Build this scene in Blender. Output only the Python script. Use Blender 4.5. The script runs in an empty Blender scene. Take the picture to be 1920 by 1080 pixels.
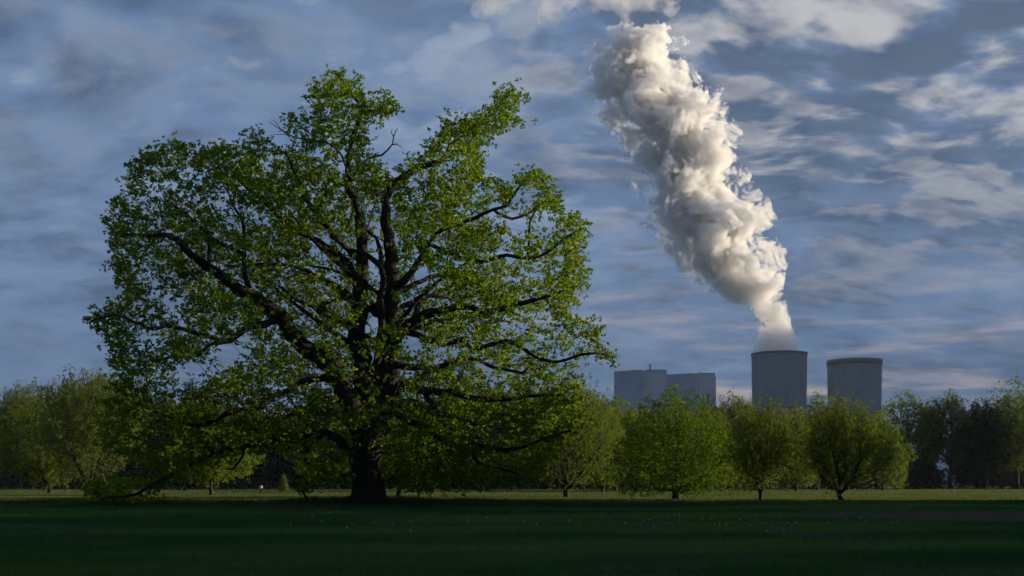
import bpy, math, random
import numpy as np
from mathutils import Vector, noise as mnoise

R = math.radians
random.seed(7)
rng = np.random.default_rng(11)
sc = bpy.context.scene
COL = sc.collection

# ------------------------------------------------------------------ camera
FPX = 2133.0            # focal length in photo pixels (1920 wide)
HZ = 909.0              # horizon row
CAMZ = 1.5
HAZE = 0.000035
cd = bpy.data.cameras.new('camera')
cd.sensor_width = 36.0
cd.lens = 36.0 * FPX / 1920.0
cd.shift_y = (HZ - 540.0) / 1920.0
cd.clip_start = 0.1
cd.clip_end = 30000
cam = bpy.data.objects.new('camera', cd)
cam.location = (0, 0, CAMZ)
cam.rotation_euler = (R(90), 0, 0)
COL.objects.link(cam)
sc.camera = cam

# ------------------------------------------------------------------ node helper
def nd(nt, typ, ins=None, **props):
    n = nt.nodes.new(typ)
    for k, v in props.items():
        setattr(n, k, v)
    for k, v in (ins or {}).items():
        s = n.inputs[k]
        if isinstance(v, bpy.types.NodeSocket):
            nt.links.new(v, s)
        else:
            s.default_value = v
    return n

def mth(nt, op, a, b=0.0, c=None, clamp=False):
    n = nt.nodes.new('ShaderNodeMath'); n.operation = op; n.use_clamp = clamp
    for i, v in enumerate((a, b) if c is None else (a, b, c)):
        if isinstance(v, bpy.types.NodeSocket): nt.links.new(v, n.inputs[i])
        else: n.inputs[i].default_value = v
    return n.outputs[0]

def mixc(nt, fac, a, b):
    n = nt.nodes.new('ShaderNodeMix'); n.data_type = 'RGBA'
    for s, v in ((n.inputs[0], fac), (n.inputs[6], a), (n.inputs[7], b)):
        if isinstance(v, bpy.types.NodeSocket): nt.links.new(v, s)
        else: s.default_value = v if isinstance(v, (int, float)) else tuple(v) + ((1,) if len(v) == 3 else ())
    return n.outputs[2]

def sstep(nt, x, lo, hi, a=0.0, b=1.0):
    n = nt.nodes.new('ShaderNodeMapRange'); n.interpolation_type = 'SMOOTHSTEP'
    nt.links.new(x, n.inputs[0])
    for i, v in enumerate((lo, hi, a, b)): n.inputs[i + 1].default_value = v
    return n.outputs[0]

# ------------------------------------------------------------------ sun and sky
SUN_AZ, SUN_EL = 75.0, 9.5          # degrees to the right of the view, above the horizon
SUND = Vector((math.sin(R(SUN_AZ)) * math.cos(R(SUN_EL)), math.cos(R(SUN_AZ)) * math.cos(R(SUN_EL)), math.sin(R(SUN_EL))))
ld = bpy.data.lights.new('sun', 'SUN')
ld.energy = 5.0
ld.angle = R(0.5)
ld.color = (1.0, 0.84, 0.60)
sun = bpy.data.objects.new('sun', ld)
sun.rotation_euler = (-SUND).to_track_quat('-Z', 'Y').to_euler()
sun.location = (0, 0, 100)
COL.objects.link(sun)

W = bpy.data.worlds.new('World'); sc.world = W
W.use_nodes = True
W.cycles.sampling_method = 'MANUAL'
W.cycles.sample_map_resolution = 512
nt = W.node_tree
nt.nodes.clear()
sky = nd(nt, 'ShaderNodeTexSky', sky_type='NISHITA', sun_disc=False, sun_elevation=R(SUN_EL), sun_rotation=R(SUN_AZ))
tc = nd(nt, 'ShaderNodeTexCoord')
D = tc.outputs['Generated']
sep = nd(nt, 'ShaderNodeSeparateXYZ', {0: D})
dx, dy, dz = sep.outputs
zc = mth(nt, 'MAXIMUM', dz, 0.0)
den = mth(nt, 'ADD', zc, 0.30)
u = mth(nt, 'DIVIDE', dx, den); v = mth(nt, 'DIVIDE', dy, den)
# slow warp so that the banks do not look like plain noise
P0 = nd(nt, 'ShaderNodeCombineXYZ', {0: u, 1: v, 2: 3.3}).outputs[0]
def warp(vec, scale, amount, detail=2.0):
    w0 = nd(nt, 'ShaderNodeTexNoise', {'Vector': vec, 'Scale': scale, 'Detail': detail}).outputs['Color']
    w1 = nd(nt, 'ShaderNodeVectorMath', {0: w0, 1: (0.5, 0.5, 0.5)}, operation='SUBTRACT').outputs[0]
    w2 = nd(nt, 'ShaderNodeVectorMath', {0: w1, 3: amount}, operation='SCALE').outputs[0]
    return nd(nt, 'ShaderNodeVectorMath', {0: vec, 1: w2}, operation='ADD').outputs[0]
P = warp(P0, 2.2, 0.22)
def cnoise(vec, off, scale, detail, rough, sx=1.0, sy=1.0):
    m = nd(nt, 'ShaderNodeMapping', {'Vector': vec, 'Location': off, 'Scale': (sx, sy, 1)}).outputs[0]
    return nd(nt, 'ShaderNodeTexNoise', {'Vector': m, 'Scale': scale, 'Detail': detail, 'Roughness': rough}).outputs[0]
PB = nd(nt, 'ShaderNodeVectorMath', {0: P, 3: 0.977}, operation='SCALE').outputs[0]     # a little higher in the sky
big = cnoise(P, (4.2, 1.7, 0), 2.0, 2, 0.5, 0.75, 1.1)
OFF = (2.3, 9.1, 2.0)
med = cnoise(P, OFF, 9.5, 6, 0.60, 0.62, 1.05)
medb = cnoise(PB, OFF, 9.5, 4, 0.60, 0.62, 1.05)
def lumps(vec, off):
    vv = warp(vec, 11.0, 0.10, 1.0)
    m = nd(nt, 'ShaderNodeMapping', {'Vector': vv, 'Location': off, 'Scale': (0.6, 1.1, 1)}).outputs[0]
    n_ = nd(nt, 'ShaderNodeTexVoronoi', {'Vector': m, 'Scale': 13.0}, feature='F1', voronoi_dimensions='2D')
    return mth(nt, 'SUBTRACT', 1.0, n_.outputs['Distance'])
med = mth(nt, 'ADD', mth(nt, 'MULTIPLY', med, 0.72), mth(nt, 'MULTIPLY', lumps(P, OFF), 0.24))
medb = mth(nt, 'ADD', mth(nt, 'MULTIPLY', medb, 0.72), mth(nt, 'MULTIPLY', lumps(PB, OFF), 0.24))
fine = cnoise(P, (7.7, 2.1, 5.0), 16.0, 4, 0.6, 0.6, 1.1)
az = mth(nt, 'DIVIDE', dx, mth(nt, 'MAXIMUM', dy, 0.05))
right = sstep(nt, az, -0.15, 0.22)
elv = mth(nt, 'DIVIDE', zc, mth(nt, 'MAXIMUM', dy, 0.05))
high = sstep(nt, elv, 0.08, 0.36)
dens = mth(nt, 'ADD', mth(nt, 'MULTIPLY', big, 0.45), mth(nt, 'MULTIPLY', med, 0.55))
lit = sstep(nt, mth(nt, 'SUBTRACT', med, medb), -0.045, 0.12)
lit = mth(nt, 'MULTIPLY', lit, mth(nt, 'MULTIPLY', sstep(nt, dens, 0.36, 0.48), sstep(nt, fine, 0.30, 0.62, 0.40, 1.0)))
front = sstep(nt, dy, -0.1, 0.3, 0.12, 1.0)      # bright clouds damped behind the camera to make the unseen fill light bluer
amt = mth(nt, 'MULTIPLY', mth(nt, 'MULTIPLY', front, mth(nt, 'MULTIPLY_ADD', right, 0.60, 0.40)), mth(nt, 'MULTIPLY_ADD', sstep(nt, elv, 0.14, 0.40), 0.88, 0.12))
c = mixc(nt, sstep(nt, dens, 0.44, 0.60), (0.122, 0.208, 0.380), (0.046, 0.088, 0.182))
c = mixc(nt, mth(nt, 'MULTIPLY', sstep(nt, fine, 0.40, 0.65), 0.30), c, (0.20, 0.275, 0.40))
dark_side = mth(nt, 'MULTIPLY', sstep(nt, mth(nt, 'SUBTRACT', medb, med), 0.0, 0.13), mth(nt, 'MULTIPLY', amt, 0.85))
c = mixc(nt, dark_side, c, (0.070, 0.105, 0.175))
c = mixc(nt, mth(nt, 'MULTIPLY', sstep(nt, elv, 0.25, 0.03), 0.62), c, mixc(nt, sstep(nt, az, -0.25, 0.15), (0.075, 0.126, 0.236), (0.044, 0.088, 0.182)))
brt = mixc(nt, right, (0.28, 0.33, 0.42), (0.56, 0.555, 0.565))
c = mixc(nt, mth(nt, 'MULTIPLY', mth(nt, 'MULTIPLY', lit, 0.84), amt), c, brt)
# thin places: white veil round real gaps of blue
c = mixc(nt, mth(nt, 'MULTIPLY', sstep(nt, dens, 0.455, 0.40), mth(nt, 'MULTIPLY', amt, 0.75)), c, (0.47, 0.52, 0.58))
c = mixc(nt, mth(nt, 'MULTIPLY', sstep(nt, dens, 0.405, 0.365), mth(nt, 'MULTIPLY', amt, 0.9)), c, (0.24, 0.42, 0.66))
# thin warm streaks low over the horizon
zz = mth(nt, 'MULTIPLY', dz, 26.0)
PS = nd(nt, 'ShaderNodeCombineXYZ', {0: mth(nt, 'MULTIPLY', az, 2.6), 1: zz, 2: 8.0}).outputs[0]
st = nd(nt, 'ShaderNodeTexNoise', {'Vector': PS, 'Scale': 1.6, 'Detail': 4.0, 'Roughness': 0.55}).outputs[0]
band = mth(nt, 'MULTIPLY', sstep(nt, elv, 0.015, 0.07), sstep(nt, elv, 0.22, 0.11))
stm = mth(nt, 'MULTIPLY', mth(nt, 'MULTIPLY', sstep(nt, st, 0.50, 0.68), band), sstep(nt, az, -0.1, 0.1))
c = mixc(nt, mth(nt, 'MULTIPLY', stm, 0.85), c, (0.36, 0.32, 0.345))
# a little of the real clear sky shows through everywhere (physically bright: strength 0.1)
skyc = nd(nt, 'ShaderNodeVectorMath', {0: sky.outputs[0], 3: 0.1}, operation='SCALE').outputs[0]
c = mixc(nt, 0.05, c, skyc)
c10 = nd(nt, 'ShaderNodeVectorMath', {0: c, 3: 10.0}, operation='SCALE').outputs[0]
bg = nd(nt, 'ShaderNodeBackground', {'Color': c10, 'Strength': 0.072})
out = nd(nt, 'ShaderNodeOutputWorld', {'Surface': bg.outputs[0]})

sc.view_settings.view_transform = 'Standard'
sc.view_settings.look = 'None'
sc.view_settings.exposure = 0.55
sc.view_settings.gamma = 1.0
sc.view_settings.use_curve_mapping = False
sc.render.engine = 'CYCLES'
sc.cycles.max_bounces = 14
sc.cycles.diffuse_bounces = 3
sc.cycles.glossy_bounces = 2
sc.cycles.transmission_bounces = 5
sc.cycles.transparent_max_bounces = 24
sc.cycles.volume_bounces = 4
sc.cycles.adaptive_threshold = 0.03
sc.cycles.volume_max_steps = 256
sc.cycles.use_denoising = True

# ------------------------------------------------------------------ materials
def new_mat(name):
    m = bpy.data.materials.new(name); m.use_nodes = True
    m.node_tree.nodes.clear()
    return m, m.node_tree

def leaf_mat(name, c0, c1, trans=0.45, tcol=None, rough=0.6):
    m, t_ = new_mat(name)
    a = nd(t_, 'ShaderNodeAttribute', attribute_name='tint')
    col = mixc(t_, a.outputs['Fac'], c0, c1)
    tc_ = nd(t_, 'ShaderNodeMix', data_type='RGBA', blend_type='MULTIPLY')
    tc_.inputs[0].default_value = 1.0
    t_.links.new(col, tc_.inputs[6]); tc_.inputs[7].default_value = tuple(tcol or (1.6, 1.5, 0.55)) + (1,)
    d = nd(t_, 'ShaderNodeBsdfPrincipled', {'Base Color': col, 'Roughness': rough, 'Specular IOR Level': 0.06})
    tr = nd(t_, 'ShaderNodeBsdfTranslucent', {'Color': tc_.outputs[2]})
    mx = nd(t_, 'ShaderNodeMixShader', {0: trans, 1: d.outputs[0], 2: tr.outputs[0]})
    nd(t_, 'ShaderNodeOutputMaterial', {'Surface': mx.outputs[0]})
    return m

def bark_mat(name, c0, c1, scale=6.0, bump=0.5, dist=0.05):
    m, t_ = new_mat(name)
    co = nd(t_, 'ShaderNodeTexCoord').outputs['Object']
    mp = nd(t_, 'ShaderNodeMapping', {'Vector': co, 'Scale': (1, 1, 0.18)}).outputs[0]
    n1 = nd(t_, 'ShaderNodeTexNoise', {'Vector': mp, 'Scale': scale, 'Detail': 6.0, 'Roughness': 0.65}).outputs[0]
    n2 = nd(t_, 'ShaderNodeTexNoise', {'Vector': co, 'Scale': 0.8, 'Detail': 3.0}).outputs[0]
    f = mth(t_, 'ADD', mth(t_, 'MULTIPLY', n1, 0.7), mth(t_, 'MULTIPLY', n2, 0.3))
    col = mixc(t_, sstep(t_, f, 0.36, 0.64), c0, c1)
    b = nd(t_, 'ShaderNodeBump', {'Strength': bump, 'Distance': dist, 'Height': n1})
    d = nd(t_, 'ShaderNodeBsdfPrincipled', {'Base Color': col, 'Roughness': 0.9, 'Specular IOR Level': 0.15, 'Normal': b.outputs[0]})
    nd(t_, 'ShaderNodeOutputMaterial', {'Surface': d.outputs[0]})
    return m

def plain_mat(name, col, rough=0.8, var=0.15, scale=3.0, metal=0.0):
    m, t_ = new_mat(name)
    co = nd(t_, 'ShaderNodeTexCoord').outputs['Object']
    n1 = nd(t_, 'ShaderNodeTexNoise', {'Vector': co, 'Scale': scale, 'Detail': 5.0}).outputs[0]
    lo = tuple(x * (1 - var) for x in col); hi = tuple(min(1, x * (1 + var)) for x in col)
    cc = mixc(t_, sstep(t_, n1, 0.3, 0.7), lo, hi)
    d = nd(t_, 'ShaderNodeBsdfPrincipled', {'Base Color': cc, 'Roughness': rough, 'Metallic': metal})
    nd(t_, 'ShaderNodeOutputMaterial', {'Surface': d.outputs[0]})
    return m

M_OAKLEAF = leaf_mat('oak_leaf', (0.046, 0.112, 0.009), (0.132, 0.212, 0.012), 0.54, (2.0, 1.65, 0.35))
M_OAKBARK = bark_mat('oak_bark', (0.014, 0.012, 0.010), (0.042, 0.036, 0.030), 5.0, 0.9, 0.08)
M_DEADWOOD = bark_mat('dead_wood', (0.09, 0.085, 0.08), (0.20, 0.19, 0.18), 9.0, 0.4, 0.02)
M_BARK = bark_mat('bark', (0.020, 0.018, 0.015), (0.055, 0.048, 0.040), 8.0, 0.5, 0.03)
M_PALEBARK = bark_mat('pale_bark', (0.045, 0.043, 0.038), (0.105, 0.10, 0.09), 8.0, 0.5, 0.03)
M_WILLOW = leaf_mat('willow_leaf', (0.075, 0.120, 0.018), (0.140, 0.185, 0.028), 0.5)
M_SALLOW = leaf_mat('sallow_leaf', (0.085, 0.128, 0.026), (0.155, 0.195, 0.038), 0.5)
M_DOME = leaf_mat('dome_leaf', (0.055, 0.110, 0.010), (0.125, 0.185, 0.014), 0.5)
M_LIME = leaf_mat('lime_leaf', (0.085, 0.145, 0.016), (0.150, 0.205, 0.022), 0.5)
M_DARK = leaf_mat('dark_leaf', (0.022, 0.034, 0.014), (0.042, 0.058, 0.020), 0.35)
M_BUD = leaf_mat('bud_leaf', (0.085, 0.115, 0.026), (0.150, 0.180, 0.036), 0.5)
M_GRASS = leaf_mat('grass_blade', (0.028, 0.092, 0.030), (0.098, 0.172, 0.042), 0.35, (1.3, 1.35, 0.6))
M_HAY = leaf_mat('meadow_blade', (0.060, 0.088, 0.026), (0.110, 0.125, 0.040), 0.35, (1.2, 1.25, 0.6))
M_DRY = leaf_mat('dry_blade', (0.050, 0.052, 0.028), (0.105, 0.085, 0.050), 0.30, (1.2, 1.1, 0.8))

# ------------------------------------------------------------------ object helpers
def prop(o, label=None, cat=None, group=None, kind=None):
    if label: o['label'] = label
    if cat: o['category'] = cat
    if group: o['group'] = group
    if kind: o['kind'] = kind
    return o

def empty(name, loc=(0, 0, 0)):
    o = bpy.data.objects.new(name, None); COL.objects.link(o); o.location = loc
    o.empty_display_size = 0.3
    return o

def mesh_obj(name, verts, loops, sizes, mat, parent=None, tint=None, smooth=True):
    """verts (N,3); loops flat index array; sizes per face"""
    me = bpy.data.meshes.new(name)
    verts = np.asarray(verts, np.float32); loops = np.asarray(loops, np.int32); sizes = np.asarray(sizes, np.int32)
    me.vertices.add(len(verts)); me.vertices.foreach_set('co', verts.ravel())
    me.loops.add(len(loops)); me.loops.foreach_set('vertex_index', loops)
    me.polygons.add(len(sizes))
    st_ = np.concatenate(([0], np.cumsum(sizes)[:-1])).astype(np.int32)
    me.polygons.foreach_set('loop_start', st_)
    me.polygons.foreach_set('loop_total', sizes)
    if smooth: me.polygons.foreach_set('use_smooth', np.ones(len(sizes), bool))
    me.update(calc_edges=True)
    if tint is not None:
        at = me.attributes.new('tint', 'FLOAT', 'FACE'); at.data.foreach_set('value', np.asarray(tint, np.float32))
    if mat is not None: me.materials.append(mat)
    o = bpy.data.objects.new(name, me); COL.objects.link(o)
    if parent is not None: o.parent = parent
    return o

class MB:
    """small mesh builder"""
    def __init__(s): s.v = []; s.f = []
    def add(s, vs, fs):
        b = len(s.v); s.v += [tuple(x) for x in vs]; s.f += [tuple(i + b for i in f) for f in fs]
    def box(s, x0, x1, y0, y1, z0, z1):
        s.add([(x0,y0,z0),(x1,y0,z0),(x1,y1,z0),(x0,y1,z0),(x0,y0,z1),(x1,y0,z1),(x1,y1,z1),(x0,y1,z1)],
              [(3,2,1,0),(4,5,6,7),(0,1,5,4),(1,2,6,5),(2,3,7,6),(3,0,4,7)])
    def prism(s, poly, z0, z1, cap=True):
        n = len(poly)
        s.add([(x,y,z0) for x,y in poly] + [(x,y,z1) for x,y in poly],
              [(i,(i+1)%n,n+(i+1)%n,n+i) for i in range(n)] + ([tuple(range(n,2*n)), tuple(range(n-1,-1,-1))] if cap else []))
    def revolve(s, prof, n=48, cap=False):
        k = len(prof); vs = []
        for r, z in prof:
            for i in range(n):
                a = 2*math.pi*i/n; vs.append((r*math.cos(a), r*math.sin(a), z))
        fs = [(j*n+i, j*n+(i+1)%n, (j+1)*n+(i+1)%n, (j+1)*n+i) for j in range(k-1) for i in range(n)]
        s.add(vs, fs)
    def tube(s, pts, rs, n=8):
        pts = [Vector(p) for p in pts]; vs = []
        up = Vector((0.13, 0.9, 0.2))
        for i, p in enumerate(pts):
            d = (pts[min(i+1, len(pts)-1)] - pts[max(i-1, 0)]).normalized()
            a = d.cross(up).normalized() if abs(d.dot(up)) < .98 else d.cross(Vector((1,0,0))).normalized()
            b = d.cross(a)
            for k in range(n):
                t_ = 2*math.pi*k/n; vs.append(p + (a*math.cos(t_) + b*math.sin(t_))*rs[i])
        fs = [(j*n+i, j*n+(i+1)%n, (j+1)*n+(i+1)%n, (j+1)*n+i) for j in range(len(pts)-1) for i in range(n)]
        fs += [tuple(range(n-1,-1,-1)), tuple((len(pts)-1)*n+i for i in range(n))]
        s.add(vs, fs)
    def build(s, name, mat, parent=None, smooth=False):
        loops = [i for f in s.f for i in f]; sizes = [len(f) for f in s.f]
        return mesh_obj(name, s.v, loops, sizes, mat, parent, smooth=smooth)

# numpy value noise
_perm = rng.random((64, 64, 64)).astype(np.float32)
def vnoise(p, scale=1.0, off=0.0):
    q = np.asarray(p) * scale + off
    i = np.floor(q).astype(int); f = q - i; f = f*f*(3-2*f)
    def g(a, b, c_): return _perm[(i[..., 0]+a) & 63, (i[..., 1]+b) & 63, (i[..., 2]+c_) & 63]
    x, y, z = f[..., 0], f[..., 1], f[..., 2]
    c00 = g(0,0,0)*(1-x)+g(1,0,0)*x; c10 = g(0,1,0)*(1-x)+g(1,1,0)*x
    c01 = g(0,0,1)*(1-x)+g(1,0,1)*x; c11 = g(0,1,1)*(1-x)+g(1,1,1)*x
    return (c00*(1-y)+c10*y)*(1-z) + (c01*(1-y)+c11*y)*z
def fbm(p, scale=1.0, off=0.0, o=3):
    s = 0; a = 1; t_ = 0
    for k in range(o):
        s = s + a*vnoise(p, scale*2**k, off + 17.3*k); t_ += a; a *= 0.5
    return s/t_

# ------------------------------------------------------------------ ground
def gz(x, y):
    x = np.asarray(x, float); y = np.asarray(y, float)
    p = np.stack(np.broadcast_arrays(x, y, 0*x), -1)
    z = (fbm(p, 1/9.0, 3.1, 3) - 0.5) * 0.16 * np.clip((y-10)/30, 0.2, 1)
    z = z + (fbm(p, 1/45.0, 9.1, 2) - 0.5) * 0.22 * np.exp(-((y-60)/60)**2)
    # low bank left of the oak
    xw = 1/(1+np.exp((x+2.5)/1.5)) * 1/(1+np.exp(-(x+33)/3))
    z = z + 0.32 * np.exp(-((y-84-0.12*(x+20))/3.6)**2) * xw * (0.75 + 0.6*fbm(p, 1/3.0, 5.0, 2))
    z = z + 0.20 * np.exp(-(((x+10.5)**2 + (y-82)**2)/3.5**2))
    return z
def gzf(x, y): return float(gz(np.array([x]), np.array([y]))[0])

def axis(fine0, fine1, step, far, n):
    a = np.arange(fine0, fine1+1e-6, step)
    g = np.geomspace(1, far, n)
    return np.concatenate((a[0]-g[::-1]*step*1.5, a, a[-1]+g*step*1.5))
xs = axis(-75, 75, 0.75, 1600, 24)
ys = axis(8, 160, 0.75, 1510, 28)
X, Y = np.meshgrid(xs, ys)
Z = gz(X, Y)
nx, ny = len(xs), len(ys)
idx = np.arange(nx*ny).reshape(ny, nx)
q = np.stack((idx[:-1,:-1], idx[:-1,1:], idx[1:,1:], idx[1:,:-1]), -1).reshape(-1, 4)
m, t_ = new_mat('meadow_soil')
co = nd(t_, 'ShaderNodeTexCoord').outputs['Object']
n1 = nd(t_, 'ShaderNodeTexNoise', {'Vector': co, 'Scale': 0.35, 'Detail': 8.0, 'Roughness': 0.7}).outputs[0]
n2 = nd(t_, 'ShaderNodeTexNoise', {'Vector': co, 'Scale': 9.0, 'Detail': 5.0}).outputs[0]
yy = nd(t_, 'ShaderNodeSeparateXYZ', {0: co}).outputs[1]
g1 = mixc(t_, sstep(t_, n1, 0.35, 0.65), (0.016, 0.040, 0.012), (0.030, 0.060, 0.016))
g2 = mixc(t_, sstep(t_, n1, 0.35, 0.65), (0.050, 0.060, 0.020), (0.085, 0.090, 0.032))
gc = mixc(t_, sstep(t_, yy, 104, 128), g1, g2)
gc = mixc(t_, sstep(t_, n2, 0.45, 0.75, 0.0, 0.5), gc, (0.02, 0.022, 0.012))
bp = nd(t_, 'ShaderNodeBump', {'Strength': 0.7, 'Distance': 0.08, 'Height': n2})
d_ = nd(t_, 'ShaderNodeBsdfPrincipled', {'Base Color': gc, 'Roughness': 0.95, 'Specular IOR Level': 0.1, 'Normal': bp.outputs[0]})
nd(t_, 'ShaderNodeOutputMaterial', {'Surface': d_.outputs[0]})
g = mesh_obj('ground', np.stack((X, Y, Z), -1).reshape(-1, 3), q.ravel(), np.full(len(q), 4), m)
prop(g, kind='structure')

# bare earth strip on the right
def track_edges(x):
    t0 = np.clip((x-11)/45.0, 0, 1)
    near = 57.5 - 15.5*np.clip((x-8)/15.0, 0, 1)**0.8
    far = 59.0 + 0.0*x + 1.0*t0
    return near, far
txs = np.arange(8, 60, 0.5); rows = 14
tv = []
for i, x in enumerate(txs):
    n_, f_ = track_edges(np.array([x])); n_, f_ = float(n_[0]), float(f_[0])
    for j in range(rows+1):
        w = j/rows
        y = n_ + (f_-n_)*w + 0.5*(random.random()-.5)*(1 if j in (0, rows) else .2)
        tv.append((x, y, gzf(x, y) + 0.012 + (0.03*random.random() if 0 < j < rows else -0.01)))
tf = [(i*(rows+1)+j, (i+1)*(rows+1)+j, (i+1)*(rows+1)+j+1, i*(rows+1)+j+1) for i in range(len(txs)-1) for j in range(rows)]
m, t_ = new_mat('bare_earth')
co = nd(t_, 'ShaderNodeTexCoord').outputs['Object']
n1 = nd(t_, 'ShaderNodeTexNoise', {'Vector': co, 'Scale': 4.0, 'Detail': 8.0, 'Roughness': 0.75}).outputs[0]
cc = mixc(t_, sstep(t_, n1, 0.35, 0.65), (0.045, 0.032, 0.030), (0.120, 0.086, 0.080))
bp = nd(t_, 'ShaderNodeBump', {'Strength': 1.0, 'Distance': 0.12, 'Height': n1})
d_ = nd(t_, 'ShaderNodeBsdfPrincipled', {'Base Color': cc, 'Roughness': 1.0, 'Specular IOR Level': 0.02, 'Normal': bp.outputs[0]})
nd(t_, 'ShaderNodeOutputMaterial', {'Surface': d_.outputs[0]})
o = mesh_obj('path', tv, np.array(tf).ravel(), np.full(len(tf), 4), m)
prop(o, kind='structure')

# ------------------------------------------------------------------ grass
def tufts(name, x, y, h, w, nb, mat, spread=0.06, tint_off=0.0):
    """x, y, h, w arrays; nb blades a tuft: each blade a narrow bent pair of faces"""
    n = len(x)
    x = np.repeat(x, nb); y = np.repeat(y, nb); h = np.repeat(h, nb)*(0.55+0.75*rng.random(n*nb)); w = np.repeat(w, nb)
    bx = x + rng.normal(0, 1, n*nb)*np.repeat(spread if np.ndim(spread) else np.full(n, spread), nb)
    by = y + rng.normal(0, 1, n*nb)*np.repeat(spread if np.ndim(spread) else np.full(n, spread), nb)
    z = gz(bx, by) - 0.01
    a = rng.random(n*nb)*2*np.pi
    lean = (0.15+0.55*rng.random(n*nb))*h
    wx, wy = np.cos(a)*w*0.5, np.sin(a)*w*0.5
    b = rng.random(n*nb)*2*np.pi
    lx, ly = np.cos(b)*lean, np.sin(b)*lean
    v0 = np.stack((bx-wx, by-wy, z), -1); v1 = np.stack((bx+wx, by+wy, z), -1)
    v2 = np.stack((bx+lx*0.35+wx*0.8, by+ly*0.35+wy*0.8, z+h*0.6), -1); v3 = np.stack((bx+lx*0.35-wx*0.8, by+ly*0.35-wy*0.8, z+h*0.6), -1)
    v4 = np.stack((bx+lx, by+ly, z+h), -1)
    V = np.stack((v0, v1, v2, v3, v4), 1).reshape(-1, 3)
    base = np.arange(n*nb)[:, None]*5
    L = np.concatenate((base+np.array([[0, 1, 2, 3]]), base+np.array([[3, 2, 4]])), 1).ravel()
    S = np.tile([4, 3], n*nb)
    pc = np.stack((bx, by, 0*bx), -1)
    ti = np.clip((fbm(pc*np.array([.45, 1, 1]), 0.22, 2.0, 3)-.5)*2.6+.45 + rng.normal(0, 0.18, n*nb) + tint_off, 0, 1)
    return mesh_obj(name, V, L, S, mat, None, np.repeat(ti, 2), smooth=False)

def scatter_y(n, y0, y1, power):
    u_ = rng.random(n); k = 1-power
    if abs(k) < 1e-6: return y0*(y1/y0)**u_
    return (y0**k + u_*(y1**k-y0**k))**(1/k)
n = 150000
gy = scatter_y(n, 15.5, 112, 0.9)
gx = (rng.random(n)*2-1)*gy*0.50
tn, tf_ = track_edges(gx)
on = (gx > 11.5+2*rng.random(n)) & (gy > tn) & (gy < tf_) & (rng.random(n) < 0.95)
pp = np.stack((gx, gy, 0*gx), -1)
clump = fbm(pp, 0.45, 7.0, 3); c2 = fbm(pp, 1.6, 4.0, 2)
keep = ~on & (rng.random(n) < np.clip(0.35+1.3*(clump-0.3), 0.25, 1))
gx, gy, clump, c2 = gx[keep], gy[keep], clump[keep], c2[keep]
h = 0.085 + 0.13*np.clip(clump-0.35, 0, 1) + 0.16*np.clip(c2-0.6, 0, 1)
h *= np.clip(gy/45, 0.9, 1.25)
w = np.maximum(0.007, gy*0.00042)
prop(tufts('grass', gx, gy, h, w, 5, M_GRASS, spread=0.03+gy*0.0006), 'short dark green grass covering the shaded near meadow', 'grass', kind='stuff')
# coarser tussocks and weeds on the bank and here and there
n = 9000
wy_ = 84 + rng.normal(0, 3.2, n); wx_ = -40 + rng.random(n)*66
cl = fbm(np.stack((wx_, wy_, 0*wx_), -1), 0.35, 1.0, 3)
k = (cl > 0.40 + 0.10*(wx_ > -5)) & ~((abs(wx_+10.4) < 1.2) & (wy_ < 81.6))
wx_, wy_, cl = wx_[k], wy_[k], cl[k]
prop(tufts('tall_grass', wx_, wy_, 0.18+0.55*np.clip(cl-0.38, 0, 1)+0.08*rng.random(len(cl)), np.full(len(cl), 0.03), 7, M_GRASS, spread=0.14, tint_off=-0.25), 'tall dark tussocks on the low bank under the oak', 'tall grass', kind='stuff')
n = 3800
wy_ = np.concatenate((83 + rng.normal(0, 2.0, n), 79.5+rng.normal(0, 1.5, n))); wx_ = np.concatenate((-37.5 + np.abs(rng.normal(0, 7, n)), 2+rng.normal(0, 6.5, n)))
prop(tufts('dry_weeds', wx_, wy_, 0.20+0.16*rng.random(2*n), np.full(2*n, 0.022), 6, M_DRY, spread=0.12), 'dry brown weeds in the rough strip beside the oak', 'weeds', kind='stuff')
# sunlit meadow beyond
n = 60000
gy = scatter_y(n, 104, 395, 0.6)
gx = (rng.random(n)*2-1)*(gy*0.50+6)
h = 0.07 + 0.06*fbm(np.stack((gx, gy, 0*gx), -1), 0.06, 1.0, 3)
k = rng.random(n) < np.clip((gy-100)/16, 0, 1)
gx, gy, h = gx[k], gy[k], h[k]
prop(tufts('meadow_grass', gx, gy, h, gy*0.0006, 5, M_HAY, spread=0.25+gy*0.001), 'yellowish sunlit hay meadow in front of the far wood', 'meadow grass', kind='stuff')

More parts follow.
